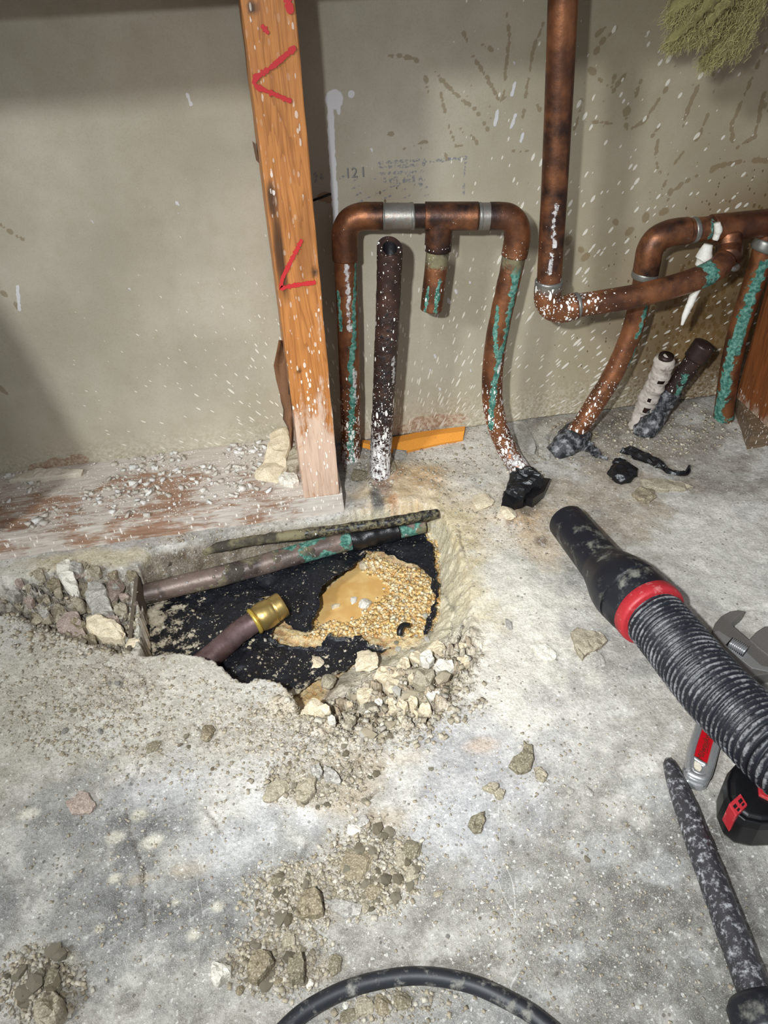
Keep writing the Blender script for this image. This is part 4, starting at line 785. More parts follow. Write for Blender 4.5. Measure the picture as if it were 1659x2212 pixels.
V, Fs, _ = tube([wl(676, 433, .768), wl(696, 426, .772), wl(714, 419, .7795)], .0012, 10, smooth=False)
o = obj('black_nail', V, Fs, MNAIL, smooth=True); setp(o, 'black nail poking from the wall in the shadow right of the stud', 'nail')
# faded print on the wall paper
def text(name, s, size, mat, parent, mw, extrude=.0001, shear=0.0):
    cu = bpy.data.curves.new(name, 'FONT'); cu.body = s; cu.size = size; cu.extrude = extrude; cu.shear = shear; cu.align_x = 'CENTER'; cu.align_y = 'CENTER'; cu.materials.append(mat)
    t_ = bpy.data.objects.new('text_curve', cu); COL.link(t_); dg = bpy.context.evaluated_depsgraph_get(); me = bpy.data.meshes.new_from_object(t_.evaluated_get(dg)); bpy.data.objects.remove(t_)
    o = bpy.data.objects.new(name, me); COL.link(o); o.parent = parent; o.matrix_local = mw; return o
pt = wl(766, 374, YW - .0022)
text('stamped_lettering', '12 I', .013, MINKT, wall, Matrix.Translation(Vector(pt)) @ Matrix.Rotation(math.pi / 2, 4, 'X'))
# ------------------------------------------------------------------ inside the pit
def patch(name, polys, zfun, res, mat, solid=.0006, attrs=None, parent=None, holes=()):
    P = np.vstack(polys); x = np.arange(P[:, 0].min() - res, P[:, 0].max() + res, res); y = np.arange(P[:, 1].min() - res, P[:, 1].max() + res, res)
    A0, B0 = np.meshgrid(x, y); a, b = A0.ravel(), B0.ravel()
    j = (fbm(a, b, 130, 3, 500) - .5) * .007; j2 = (fbm(a, b, 130, 3, 520) - .5) * .007
    d = np.max([sdf(a + j, b + j2, p) for p in polys], 0)
    for hpoly in holes: d = np.minimum(d, -sdf(a + j, b + j2, hpoly))
    q = quads(len(x), len(y)); q = q[(d[q] > 0).all(1)]
    u = np.unique(q); mp = np.zeros(len(a), int); mp[u] = np.arange(len(u)); z = zfun(a[u], b[u], d[u])
    return obj(name, np.stack([a[u], b[u], z], 1), mp[q], mat, parent, smooth=True, attrs={k: f(a[u], b[u], d[u]) for k, f in (attrs or {}).items()}, solid=solid)
def pz(pts): return np.array([fl(x, y, -dpx(x) + .004) for x, y in pts])
SH1 = pz([(308, 1296), (420, 1275), (560, 1238), (700, 1203), (775, 1180), (792, 1196), (772, 1212), (752, 1240), (725, 1256), (700, 1280), (690, 1302), (684, 1332), (668, 1368), (645, 1362), (600, 1372), (560, 1385), (500, 1420), (430, 1432), (306, 1425)])
SH2 = np.vstack([pz([(600, 1368), (640, 1385), (690, 1396), (712, 1372), (735, 1380), (778, 1369), (800, 1388), (850, 1394), (826, 1408), (792, 1412), (770, 1432), (742, 1452), (700, 1462), (668, 1480), (640, 1492)]), [p + np.array([0, .004, 0]) for p in _near[2:9]][::-1], pz([(430, 1420), (520, 1390)])])
SH3 = pz([(755, 1178), (830, 1150), (905, 1136), (934, 1184), (948, 1262), (944, 1318), (934, 1348), (916, 1376), (912, 1366), (930, 1320), (938, 1290), (930, 1245), (905, 1222), (860, 1208), (820, 1196), (790, 1192)])
GAP = pz([(592, 1350), (612, 1338), (640, 1362), (668, 1372), (690, 1380), (660, 1395), (610, 1388), (585, 1372)])
GAP2 = pz([(556, 1288), (575, 1284), (608, 1302), (622, 1316), (600, 1312), (580, 1298)])
def sheetz(x, y, d):
    u = np.clip((x + .16) / .32, 0, 1); base = -(.048 - .012 * u) + .003
    z = base + (fbm(x, y, 30, 3, 540) - .5) * .010 + (fbm(x, y, 140, 3, 545) - .5) * .0022
    e = np.exp(-(((x - HOLEW[0] + .022) / .028) ** 2 + ((y - HOLEW[1]) / .05) ** 2)); z = z + e * .009
    z = np.maximum(z, np.where(np.hypot(x - HOLEW[0], y - HOLEW[1]) > .055, zfield(x, y) + .0012, -1))
    z = np.minimum(z, base + .016)
    return z + .004 * ss(.004, 0, d) * vn(x * 160, y * 160, 9)
sheet = patch('plastic_sheet', [SH1, SH2, SH3], sheetz, .00085, mat_sheet(), .0005, holes=(GAP, GAP2), attrs=dict(
    dirt=lambda x, y, d: np.clip(.34 - .3 * np.exp(-(((x - HOLEW[0] + .05) / .035) ** 2 + ((y - HOLEW[1]) / .05) ** 2)) + .12 * ss(.006, .0, d) - .25 * ss(.10, .13, x) + .55 * ss(.475, .44, y) * ss(-.10, -.02, x) + .35 * ss(-.10, -.16, x) + .25 * (fbm(x, y, 26, 3, 560) - .4), 0, 1)))
setp(sheet, 'torn black plastic sheet lining the floor of the broken pit', 'plastic sheet')
wpoly = pz([(770, 1195), (830, 1205), (880, 1240), (880, 1300), (800, 1340), (700, 1370), (660, 1350), (670, 1290), (720, 1240)])
V, Fs = prism(wpoly, -.075, -.0495); w_ = obj('muddy_water', V, Fs, MWATER); setp(w_, 'still puddle of muddy orange water in the torn plastic', 'puddle')
# copper line along the far side of the pit and the thin rusty rod above it
MCUX = mat_copper('mottled_copper', base=((126, 108, 98), (90, 78, 73)), metal=.25)
cl = empty('buried_copper_pipe', fl(600, 1208, -.055), 'green-tinged copper pipe lying along the back of the pit', 'pipe')
cz = lambda px: -.034 + .014 * (px - 300) / 620
cp = [fl(x, y, cz(x)) for x, y in [(296, 1288), (400, 1262), (500, 1238), (600, 1210), (720, 1176), (830, 1150), (915, 1130)]]
pipe('pipe_body', cp, .0110, MCUX, cl, front=(0, -.6, .8), lump=.02, at=lambda I_: dict(pat=.80 * ss(.50, .62, fbm(I_['s'], np.radians(I_['a']) * .0098, 60, 3, 71) + .10) * (ss(.40, .55, I_['s'] / I_['L']) * ss(.80, .72, I_['s'] / I_['L']) + ss(.88, .93, I_['s'] / I_['L']) + .25), crust=.55 * ss(.52, .66, fbm(I_['s'], np.radians(I_['a']) * .0098, 60, 3, 72)), ox=.7 * ss(.5, .65, fbm(I_['s'], np.radians(I_['a']) * .0098, 50, 3, 73)), wht=.42 + 0 * I_['s'], spk=.15 + 0 * I_['s']))
pipe('tape_wrap', [crom(cp, .002)[int(t * (len(crom(cp, .002)) - 1))] for t in (.735, .77, .82, .87, .905)], 0.0124, MTAR, cl, lump=.10, seed=4)
rz_ = lambda px: -.020 + .026 * ss(380, 620, px)
rod = pipe('rusty_rod', [fl(x, y, rz_(x)) for x, y in [(330, 1226), (420, 1196), (520, 1172), (640, 1155), (740, 1142), (850, 1126), (946, 1109)]], lambda t: .0054 * (1 - .12 * ss(.95, 1, t)), MCU2, None, n=18, front=(0, -.6, .8), lump=.16, at=lambda I_: dict(ox=1 + 0 * I_['s'], crust=.62 + .15 * ss(.5, .9, I_['s'] / I_['L']), tar=.45 * ss(.3, .6, I_['s'] / I_['L']), spk=.35 + 0 * I_['s']))
setp(rod, 'thin rough dark rod along the rim between sill and pit', 'rod')
bf = empty('capped_copper_pipe', fl(470, 1412, -.062), 'dull copper pipe end with brass push fitting in the pit', 'pipe')
bp = [fl(430, 1440, -.034), fl(475, 1402, -.031), fl(520, 1362, -.028), fl(560, 1336, -.025)]
pipe('pipe_body', bp, .0112, MCUP, bf, front=(0, -.5, .85), lump=.02, at=lambda I_: dict(wht=.26 + 0 * I_['s'], ox=.3 + 0 * I_['s']))
d_ = nrm(bp[-1] - bp[-2] + np.array([.002, -.0005, .0008])); b0 = bp[-1]
fit = pipe('brass_fitting', [b0 + d_ * t for t in .85 * np.r_[np.linspace(-.003, .0175, 9), .0176, np.linspace(.0190, .0192, 2), np.linspace(.0194, .031, 7), .0318]], lambda t: np.interp(t * .0348 - .003, [-.003, -.0024, .0016, .0022, .0120, .0126, .0175, .0190, .0194, .0300, .0318], [.0128, .0135, .0135, .0144, .0144, .0137, .0137, .0126, .0131, .0131, .0124]), MBRASS, bf, smooth=False, n=44, hollow=.0104)
pipe('release_ring', [b0 - d_ * .0068, b0 - d_ * .0048, b0 - d_ * .0028], lambda t: .0128 + .0012 * math.sin(t * 3.14), MBRASSL, bf, smooth=False, n=32)
# board edge that closes the pit at the left, and a curl of plastic on the gravel
a, b = fl(301, 1238), fl(303, 1419)
bd = obj('form_board', *box(a[0] - .0055, a[0] - .0015, b[1] + .002, a[1], -.050, -.003), MBOARD, bevel=.0008); setp(bd, 'thin mud-splashed board edge closing the left end of the pit', 'board')
cu_ = [fl(864, 1372, -.034), fl(864, 1360, -.030), fl(872, 1350, -.028), fl(884, 1350, -.030)]
V, Fs, _ = tube(cu_, lambda t: .0034 - .001 * t, 10, .001, lump=.4, seed=5); o = obj('plastic_curl', V, Fs, MTAR, smooth=True); setp(o, 'small black curl of torn plastic on the wet gravel', 'plastic')

# ------------------------------------------------------------------ vacuum hose
hose = empty('vacuum_hose', fl(1400, 1320), 'thick ribbed black vacuum hose with red collar lying across the right floor', 'hose')
tip, neck, wide, col_ = fl(1222, 1124, .021), fl(1302, 1222, .0245), fl(1349, 1272, .031), fl(1398, 1318, .032)
ca = nrm(col_ - tip)
Vp = [tip, tip + (neck - tip) * .35, tip + (neck - tip) * .8, neck, neck + (wide - neck) * .35, neck + (wide - neck) * .7, wide, wide + (col_ - wide) * .6, col_]
rr = [.0188, .0194, .0203, .0210, .0246, .0286, .0304, .0306, .0296]
Ls = np.r_[0, np.cumsum([np.linalg.norm(b - a) for a, b in zip(Vp, Vp[1:])])]; Ls /= Ls[-1]
V, Fs, _ = tube(Vp[::-1], lambda t: np.interp(1 - t, Ls, rr) * (1 - .06 * ss(.985, 1, t)), 56, .002, hollow=.0160)
obj('cuff', V, Fs, MRUB, hose, smooth=True)
pipe('red_collar', [col_ - ca * .004, col_ - ca * .002, col_ + ca * .006, col_ + ca * .009, col_ + ca * .0098], lambda t: .0306 - .0022 * (abs(2 * t - 1)) ** 10, MRED, hose, n=56, smooth=False)
hp = [col_ + ca * .008, fl(1447, 1374, .034), fl(1500, 1440, .039), fl(1556, 1504, .045), fl(1615, 1562, .050), fl(1680, 1625, .056), fl(1760, 1690, .058), fl(1850, 1750, .054)]
hp = crom(hp, .004); L_ = np.r_[0, np.cumsum(np.linalg.norm(np.diff(hp, axis=0), axis=1))][-1]; PITCH = .0053
prof = lambda t: .0246 + .0019 * (abs(math.cos(math.pi * t * L_ / PITCH)) ** .6 * 2 - 1) * (1 if t > .02 else .4)
V, Fs, _ = tube(hp, prof, 64, .00075, smooth=True); obj('ribbed_tube', V, Fs, MRIB, hose, smooth=True, attrs=dict(crest=np.abs(np.cos(np.pi * _['s'] / PITCH)) ** .6 * 2 - 1))

# ------------------------------------------------------------------ adjustable wrench under the hose
wr = empty('adjustable_wrench', fl(1560, 1500), 'steel adjustable wrench with red handle inset under the ribbed hose', 'wrench')
TW = .0125
head = [(1610, 1319), (1594, 1317), (1576, 1320), (1558, 1330), (1545, 1345), (1539, 1360), (1541, 1376), (1556, 1392), (1556, 1430), (1545, 1490), (1530, 1545), (1570, 1560), (1592, 1500), (1612, 1466), (1640, 1458), (1690, 1452), (1700, 1440), (1659, 1408), (1617, 1380), (1598, 1364), (1585, 1353), (1581, 1345), (1590, 1336)]
V, Fs = prism(px_poly(head, TW), .0005, TW); obj('head', V, Fs, MSTEELD, wr, bevel=.0010)
jaw = [(1618, 1381), (1634, 1364), (1651, 1353), (1664, 1352), (1690, 1380), (1700, 1420), (1659, 1416), (1636, 1398)]
V, Fs = prism(px_poly(jaw, TW + .001), .001, TW + .0012); obj('movable_jaw', V, Fs, MSTEELD, wr, bevel=.0008)
sk = [(1540, 1366), (1552, 1362), (1580, 1380), (1612, 1408), (1645, 1438), (1690, 1446), (1690, 1458), (1624, 1444), (1600, 1425), (1566, 1397)]
V, Fs = prism(px_poly(sk, TW), .0015, TW + .0005); obj('slide_face', V, Fs, MSTEEL, wr, bevel=.0006)
slot = [(1567, 1394), (1582, 1378), (1618, 1400), (1604, 1420)]
V, Fs = prism(px_poly(slot, TW), TW * .6, TW + .0009); obj('slot', V, Fs, MBLK, wr)
k0, k1 = fl(1579, 1390, TW + .001), fl(1610, 1408, TW + .001); kd = nrm(k1 - k0)
prk = lambda t: .0048 + .0011 * math.cos(t * 2 * math.pi * 8)
V, Fs, _ = tube([k0, k0 + (k1 - k0) * .33, k0 + (k1 - k0) * .66, k1], prk, 24, .0003); obj('knurl', V, Fs, MSTEEL, wr, smooth=True)
TH = .0105
ho = np.array([(1530, 1500), (1517, 1545), (1495, 1600), (1477, 1655), (1477, 1672), (1486, 1684), (1506, 1693), (1520, 1696), (1530, 1690), (1538, 1674), (1552, 1626), (1563, 1588), (1576, 1540), (1582, 1505)], float)
V, Fs = prism(px_poly(ho, TH), .0005, TH * .72); obj('handle', V, Fs, MSTEEL, wr, bevel=.0022)
# raised rim of the handle round the inset
def rim(pts, r, z, mat, parent, name):
    P = [fl(x, y, z) for x, y in pts]; P.append(P[0]); return pipe(name, P, r, mat, parent, n=14, step=.001)
inset = [(1527, 1528), (1498, 1634), (1526, 1655), (1553, 1572), (1564, 1535)]
rimp = [(1527, 1500), (1513, 1560), (1496, 1612), (1487, 1655), (1490, 1670), (1508, 1680), (1523, 1681), (1532, 1664), (1544, 1620), (1556, 1580), (1572, 1510)]
rim(rimp, .0030, TH * .72, MSTEEL, wr, 'handle_rim')
V, Fs = prism(px_poly(inset, TH * .8), TH * .4, TH * .8); red = obj('red_inset', V, Fs, MREDL, wr, bevel=.0004)
rim([(1497, 1636), (1512, 1646), (1526, 1655), (1519, 1672), (1503, 1668), (1494, 1656)], .0016, TH * .76, MSTEEL, wr, 'eye_rim')
V, Fs = prism(px_poly([(1500, 1643), (1513, 1651), (1516, 1660), (1510, 1669), (1498, 1659)], TH * .72 + .0004), TH * .5, TH * .72 + .0004); obj('eye', V, Fs, MWHITE, wr)
ta, tb = fl(1514, 1628, TH * .8), fl(1534, 1564, TH * .8); td = nrm(tb - ta); tn = np.array([-td[1], td[0], 0])
def onplane(p, z): m_ = Matrix(((td[0], tn[0], 0, p[0]), (td[1], tn[1], 0, p[1]), (0, 0, 1, z), (0, 0, 0, 1))); return m_
org = WLOC[wr.name]
for s_, sz_, p_, sh in [('Milwaukee', .0066, fl(1521, 1612, TH * .8), .25), ('8 IN', .0042, fl(1531, 1578, TH * .8), 0), ('200 mm', .0030, fl(1541, 1588, TH * .8), 0)]:
    text('lettering', s_, sz_, MGOLD, red, onplane(np.array(p_) - org, TH * .8 + .0001 - org[2]), .00012, sh)
WLOC[red.name] = org
u0, u1 = fl(1524, 1640, TH * .8), fl(1533, 1603, TH * .8)
V, Fs, _ = tube([fl(1527, 1628, TH * .8), fl(1529, 1616, TH * .8), fl(1533, 1604, TH * .8)], .00022, 6, .0006); obj('lettering', V, Fs, MGOLD, red)

# ------------------------------------------------------------------ battery pack, chisel, hammer nose, cable
bt_ = empty('battery_pack', fl(1620, 1720), 'black battery pack with red latch under the hose at right edge', 'battery')
HB = .038
oct_ = np.array([fl(x, y, HB * .7) for x, y in [(1598, 1640), (1572, 1668), (1563, 1694), (1564, 1728), (1578, 1762), (1604, 1782), (1640, 1790), (1700, 1788), (1760, 1760), (1770, 1690), (1740, 1640), (1680, 1610)]])[:, :2]
c = oct_.mean(0); lv = [(.93, .0), (1.0, .006), (1.0, .030), (.95, .038), (.84, HB - .002), (.78, HB)]
V = []; n = len(oct_)
for k_, z in lv: V += [(*(c + (p - c) * k_), z * .82) for p in oct_]
o_ = ((oct_[:, 0] * np.roll(oct_[:, 1], -1) - oct_[:, 1] * np.roll(oct_[:, 0], -1)).sum()) < 0
Fs = [list(range(n - 1, -1, -1)), list(range((len(lv) - 1) * n, len(lv) * n))] + [[k_ * n + i, k_ * n + (i + 1) % n, (k_ + 1) * n + (i + 1) % n, (k_ + 1) * n + i] for k_ in range(len(lv) - 1) for i in range(n)]
if o_: Fs = [f[::-1] for f in Fs]
obj('casing', V, Fs, MBLK, bt_, bevel=.0014)
ZB = HB * .82
lt = [(1574, 1736), (1600, 1713), (1616, 1738), (1590, 1764)]
V, Fs = prism(px_poly(lt, ZB + .003), ZB * .45, ZB + .003); latch = obj('red_latch', V, Fs, MRED, bt_, bevel=.0008)
c_ = px_poly(lt, ZB + .003).mean(0)
for q in ([(1594, 1728), (1602, 1721), (1607, 1729), (1599, 1737)], [(1580, 1742), (1587, 1736), (1592, 1744), (1585, 1750)], [(1603, 1738), (1609, 1733), (1612, 1738), (1606, 1744)], [(1590, 1752), (1596, 1747), (1600, 1752), (1594, 1758)]):
    V, Fs = prism(c_ + (px_poly(q, ZB + .003) - c_) * np.array([.8, .8, 1]), ZB * .7, ZB + .0034); obj('latch_slot', V, Fs, MBLK, latch)
V, Fs = prism(px_poly([(1636, 1668), (1652, 1676), (1690, 1700), (1690, 1740), (1660, 1726), (1640, 1716)], ZB + .002), ZB * .8, ZB + .002); obj('red_button', V, Fs, MRED, bt_, bevel=.0008)
ch0, ch1 = fl(1442, 1640, .006), fl(1634, 2156, .012)
cax = nrm(ch1 - ch0); Lc = np.linalg.norm(ch1 - ch0)
V, Fs, I_ = tube([ch0 + (ch1 - ch0) * t for t in np.linspace(0, 1.05, 60)], lambda t: np.interp(t, [0, .01, .05, .12, .25, .40, .7, 1], [.0022, .0040, .0056, .0070, .0082, .0088, .0094, .0098]), 18, smooth=False, lump=.04, seed=2)
bit = obj('chisel_bit', V, Fs, MBIT, smooth=True); setp(bit, 'long dark steel pointed chisel bit lying at lower right, whitened tip', 'chisel')
nose = empty('hammer_nose', fl(1650, 2190), 'dusty black rubber nose of a hammer drill in the lower right corner', 'hammer drill')
n0 = ch1 + cax * .004; pipe('nose_collar', [n0 - cax * .004, n0, n0 + cax * .006, n0 + cax * .014, n0 + cax * .018], lambda t: np.interp(t, [0, .15, .8, 1], [.0160, .0188, .0192, .0184]), MRUB, nose, n=40, smooth=False)
MDUSTR = mat_plain('plaster_caked_rubber', (52, 52, 54), .7, 0, (176, 170, 162), .8, 110, bump=.6)
pipe('nose_sleeve', [n0 + cax * t for t in (.016, .022, .04, .07, .10, .14)], lambda t: np.interp(t, [0, .06, 1], [.0178, .0196, .0215]), MDUSTR, nose, n=40, smooth=False)
cb = pipe('black_cable', [fl(x, y, .0055) for x, y in [(330, 2700), (430, 2480), (560, 2290), (630, 2208), (690, 2165), (760, 2133), (830, 2115), (895, 2108), (960, 2113), (1030, 2130), (1095, 2160), (1150, 2192), (1220, 2250), (1300, 2330), (1420, 2480), (1500, 2640)]], .0052, MCABLE, None, n=24, front=(0, -.5, .85)); setp(cb, 'thick dusty black cable arching along the bottom edge', 'cable')

# ------------------------------------------------------------------ mineral wool hanging in the wall cavity
ins = empty('insulation_tuft', wl(1520, 60, .70), 'yellow-green tuft of mineral wool hanging at the upper right', 'insulation')
rs = np.random.RandomState(11); YI = .70
lobes = [[(1565, -60), (1520, 0), (1490, 45), (1462, 78), (1440, 94)], [(1590, -60), (1545, 10), (1520, 55), (1495, 80)], [(1640, -60), (1600, 10), (1570, 70), (1540, 110), (1512, 136)], [(1650, -60), (1620, 0), (1595, 60), (1575, 112)], [(1530, -60), (1490, -10), (1462, 20), (1448, 36)]]
for k_, lb in enumerate(lobes):
    pts = [wl(x, y, YI + (.012 if k_ in (2, 3) else -.012)) for x, y in lb]
    V, Fs, _ = tube(pts, lambda t: .0090 * (1 - t) ** .6 + .0015, 28, .0012, lump=.75, seed=80 + k_); obj('wool_clump', V, Fs, MFIB, ins, smooth=True)
V, Fs, n = [], [], 0
for k_ in range(15000):
    lb = lobes[rs.randint(5)]; t = rs.rand() ** .7 * (len(lb) - 1); i = min(int(t), len(lb) - 2); f = t - i
    px_, py_ = np.array(lb[i]) * (1 - f) + np.array(lb[i + 1]) * f
    p = wl(px_, py_, YI) + np.array([0, -.009, 0]) + rs.randn(3) * np.array([.0075, .008, .006]) * (1 - .6 * t / 4); d = nrm(np.array([-.5, 0, -.8]) + rs.randn(3) * .45); e = nrm(np.cross(d, rs.randn(3))) * .00016; Ln = rs.uniform(.003, .009); bend = rs.randn(3) * .0012
    q = [p, p + d * Ln * .5 + bend, p + d * Ln]
    V += [q[0] - e, q[0] + e, q[1] - e, q[1] + e, q[2]]; Fs += [[n, n + 1, n + 3, n + 2], [n + 2, n + 3, n + 4]]; n += 5
setp(obj('wool_fibres', V, Fs, MFIBL, ins), kind='stuff')

# ------------------------------------------------------------------ stones and rubble, one by one
def chunk_mesh(seed, sub=2, flat=.7, cuts=9):
    r = np.random.RandomState(seed); bm = bmesh.new(); bmesh.ops.create_icosphere(bm, subdivisions=sub, radius=1.0)
    V = np.array([v.co[:] for v in bm.verts]); Fs = [[v.index for v in f.verts] for f in bm.faces]; bm.free()
    for _ in range(cuts):
        d = nrm(r.randn(3)); h = r.uniform(.48, .80); k = V @ d; V = V - np.maximum(k - h, 0)[:, None] * d
    V *= 1 + .05 * r.randn(len(V), 1); V[:, 2] *= flat; V /= np.abs(V[:, :2]).max(); return V, Fs
VAR = [chunk_mesh(s_, 1, f_, 7) for s_, f_ in [(1, .55), (2, .8), (3, .6), (4, .45), (5, .9), (6, .5), (7, .7), (8, .6)]]
BIG = [chunk_mesh(20 + s_, 3, f_, 12) for s_, f_ in enumerate([.6, .5, .7, .45, .8, .55])]
def stone(px, py, w, h, mat, label, cat='stone', group=None, rot=0, z=None, zf=1.0, big=True, name='stone', lift=0.0, k=None):
    """one loose stone on the ground: w, h in picture pixels give its real footprint"""
    p = fl(px, py, 0 if z is None else z); zz = zat(p[0], p[1]) if z is None else z
    p = fl(px, py, zz); sx = abs(fl(px + w / 2, py, zz)[0] - p[0]); sy = abs(fl(px, py - h / 2, zz)[1] - p[1])
    Vb, Fb = (BIG if big else VAR)[(int(px * 7 + py * 3) if k is None else k) % (6 if big else 8)]
    c, s_ = math.cos(rot), math.sin(rot); sz = min(sx, sy) * zf; Q = Vb * np.array([sx, sy, sz]) * 1.08; Q = np.stack([Q[:, 0] * c - Q[:, 1] * s_, Q[:, 0] * s_ + Q[:, 1] * c, Q[:, 2]], 1)
    Q[:, 2] -= Q[:, 2].min() * .72
    o = obj(name, Q + np.array([p[0], p[1], zz + lift]), Fb, MROCK[mat] if isinstance(mat, str) else mat, smooth=False); return setp(o, label, cat, group)
K = 'big'
for a in [
 (451, 1587, 36, 34, 'brown', 'round brown mortar lump alone on the pale slab below the pit', 'lump', .9),
 (333, 1614, 34, 36, 'olive', 'olive-grey cracked mud lump left of the round brown lump', 'lump', .6),
 (769, 1868, 80, 78, 'brown', 'largest brown mortar lump, domed, in the middle debris patch', 'lump', .5),
 (892, 1313, 46, 42, 'cream', 'pale cream stone on the wet gravel right of the puddle', 'stone', .9),
 (126, 1330, 36, 40, 'tan', 'rounded tan stone in the rubble left of the pit', 'stone', .6),
 (80, 1344, 30, 28, 'tan', 'small tan stone at the left end of the rubble hollow', 'stone', .6),
 (250, 1286, 52, 58, 'mauve', 'angular mauve-grey stone beside the board edge of the pit', 'stone', .9),
 (177, 1240, 32, 34, 'mauve', 'small grey stone tucked behind the upright white stone', 'stone', .8),
 (202, 1252, 40, 28, 'brown', 'flat brown stone under the eroded rim beside the sill', 'stone', .7),
 (130, 1262, 30, 34, 'brown', 'brown stone at the foot of the upright white stone', 'stone', .7),
 (250, 1374, 46, 24, 'cream', 'smooth oval cream stone near the left end of the pit', 'stone', .7),
 (287, 1392, 36, 18, 'cream', 'small pale stone at the lower end of the board edge', 'stone', .8),
 (335, 1392, 42, 24, 'mauve', 'grey-brown stone inside the pit near its left end', 'stone', .6),
 (325, 1372, 34, 16, 'mauve', 'thin flat grey stone behind another in the pit corner', 'stone', .5),
 (335, 1302, 24, 14, 'grey', 'little grey stone under the copper pipe at the left pit end', 'stone', .6),
 (726, 2085, 32, 66, 'olive', 'oblong olive-brown stone standing apart just above the cable', 'stone', .9),
 (113, 2116, 34, 42, 'olive', 'dark broken edge of mortar in the lower left debris', 'stone', .9),
 (889, 1838, 44, 46, 'olive', 'dark angular olive stone at the right of the debris patch', 'stone', .8),
 (866, 1859, 28, 48, 'tan', 'long tan splinter of stone leaning on the dark angular one', 'stone', .8),
 (887, 1893, 34, 40, 'tan', 'tan stone under the dark angular one in the debris patch', 'stone', .7),
 (860, 1911, 28, 26, 'tan', 'small tan stone at the lower right of the debris patch', 'stone', .7),
 (805, 1926, 44, 44, 'brown', 'brown stone at the bottom of the debris patch', 'stone', .6),
 (790, 1960, 26, 28, 'tan', 'small tan stone lowest of the debris patch', 'stone', .7),
 (765, 1795, 36, 26, 'white', 'white flat chip at the top of the debris patch', 'stone', .4),
 (782, 1778, 34, 30, 'grey', 'grey stone behind the white flat chip', 'stone', .6),
 (792, 1821, 24, 20, 'tan', 'small tan stone below the white flat chip', 'stone', .8),
 (598, 1903, 32, 24, 'olive', 'small olive stone left of the brown wedge slab', 'stone', .8),
 (623, 2036, 36, 40, 'tan', 'tan stone above the row of stones near the cable', 'stone', .7),
 (520, 2140, 22, 22, 'brown', 'small brown stone left of the row above the cable', 'stone', .8),
 (870, 2166, 48, 44, 'olive', 'olive stone inside the cable arch, rightmost of three', 'stone', .6),
 (828, 2176, 42, 52, 'brown', 'brown stone inside the cable arch, middle of three', 'stone', .6),
 (785, 2180, 52, 48, 'tan', 'tan stone inside the cable arch, leftmost of three', 'stone', .6),
 (752, 2200, 60, 36, 'olive', 'flat olive stone cut by the bottom edge inside the cable arch', 'stone', .5),
 (748, 2172, 16, 18, 'white', 'tiny white chip beside stones inside the cable arch', 'stone', .6),
 (948, 1931, 26, 22, 'tan', 'single tan pebble right of the debris patch', 'stone', .7),
 (1289, 1428, 36, 42, 'grey', 'grey-white chip just below the flat chip by the hose', 'stone', .5),
 (1099, 1350, 16, 28, 'grey', 'small blue-grey pebble alone on the wet bright floor', 'stone', .7),
 (1272, 1712, 20, 26, 'grey', 'small pale chip on bare floor left of the chisel tip', 'stone', .6),
 (668, 2128, 22, 24, 'white', 'small white pebble on the outer side of the cable', 'stone', .7),
 (603, 2120, 24, 24, 'brown', 'small brown pebble between the white slab and wedge stone', 'stone', .7),
 (1098, 1046 + 66, 40, 34, 'cream', 'cream stone under the black tar clump', 'stone', .6),
 (791, 1434, 62, 44, 'cream', 'blunt cream stone where the rubble meets the plastic', 'stone', .6),
 (765, 1298, 16, 24, 'white', 'small pointed white stone sticking out of the puddle', 'stone', 1.1),
 (790, 1308, 34, 20, 'white', 'white wedge stone at the near edge of the puddle', 'stone', .9),
 (726, 1311, 22, 16, 'cream', 'little stone half sunk at the left of the puddle', 'stone', .8),
 (786, 1226, 24, 18, 'cream', 'cream stone at the far end of the puddle', 'stone', .8),
 (806, 1208, 22, 22, 'white', 'white stone where plastic and puddle meet at the back', 'stone', .8),
 (830, 1312, 18, 12, 'white', 'tiny white chip on gravel between puddle and cream stone', 'stone', .8),
 (1040, 1090, 60, 40, 'cream', 'low cream mud lump left of the black tar clump', 'lump', .35),
 (1135, 945, 42, 70, 'grey', 'flat grey broken plate against the wall behind the tar clump', 'stone', .25),
 (775, 1030, 40, 28, 'olive', 'olive stone between stud and cut pipe', 'stone', .7),
 (845, 1012, 24, 26, 'brown', 'brown round stone right of the cut pipe foot', 'stone', .9),
 (862, 985, 36, 30, 'grey', 'grey stone under the orange foam', 'stone', .7),
 (688, 1422 + 14, 44, 30, 'cream', 'cream stone on the near strip of plastic', 'stone', .6),
 (712, 1476, 40, 30, 'tan', 'tan stone wedged at the dark gap of the pit rim', 'stone', .8)]:
    stone(a[0], a[1], a[2], a[3], a[4], a[5], a[6], zf=a[7], z=(-.0505 if 'puddle' in a[5] and a[1] < 1316 else None))
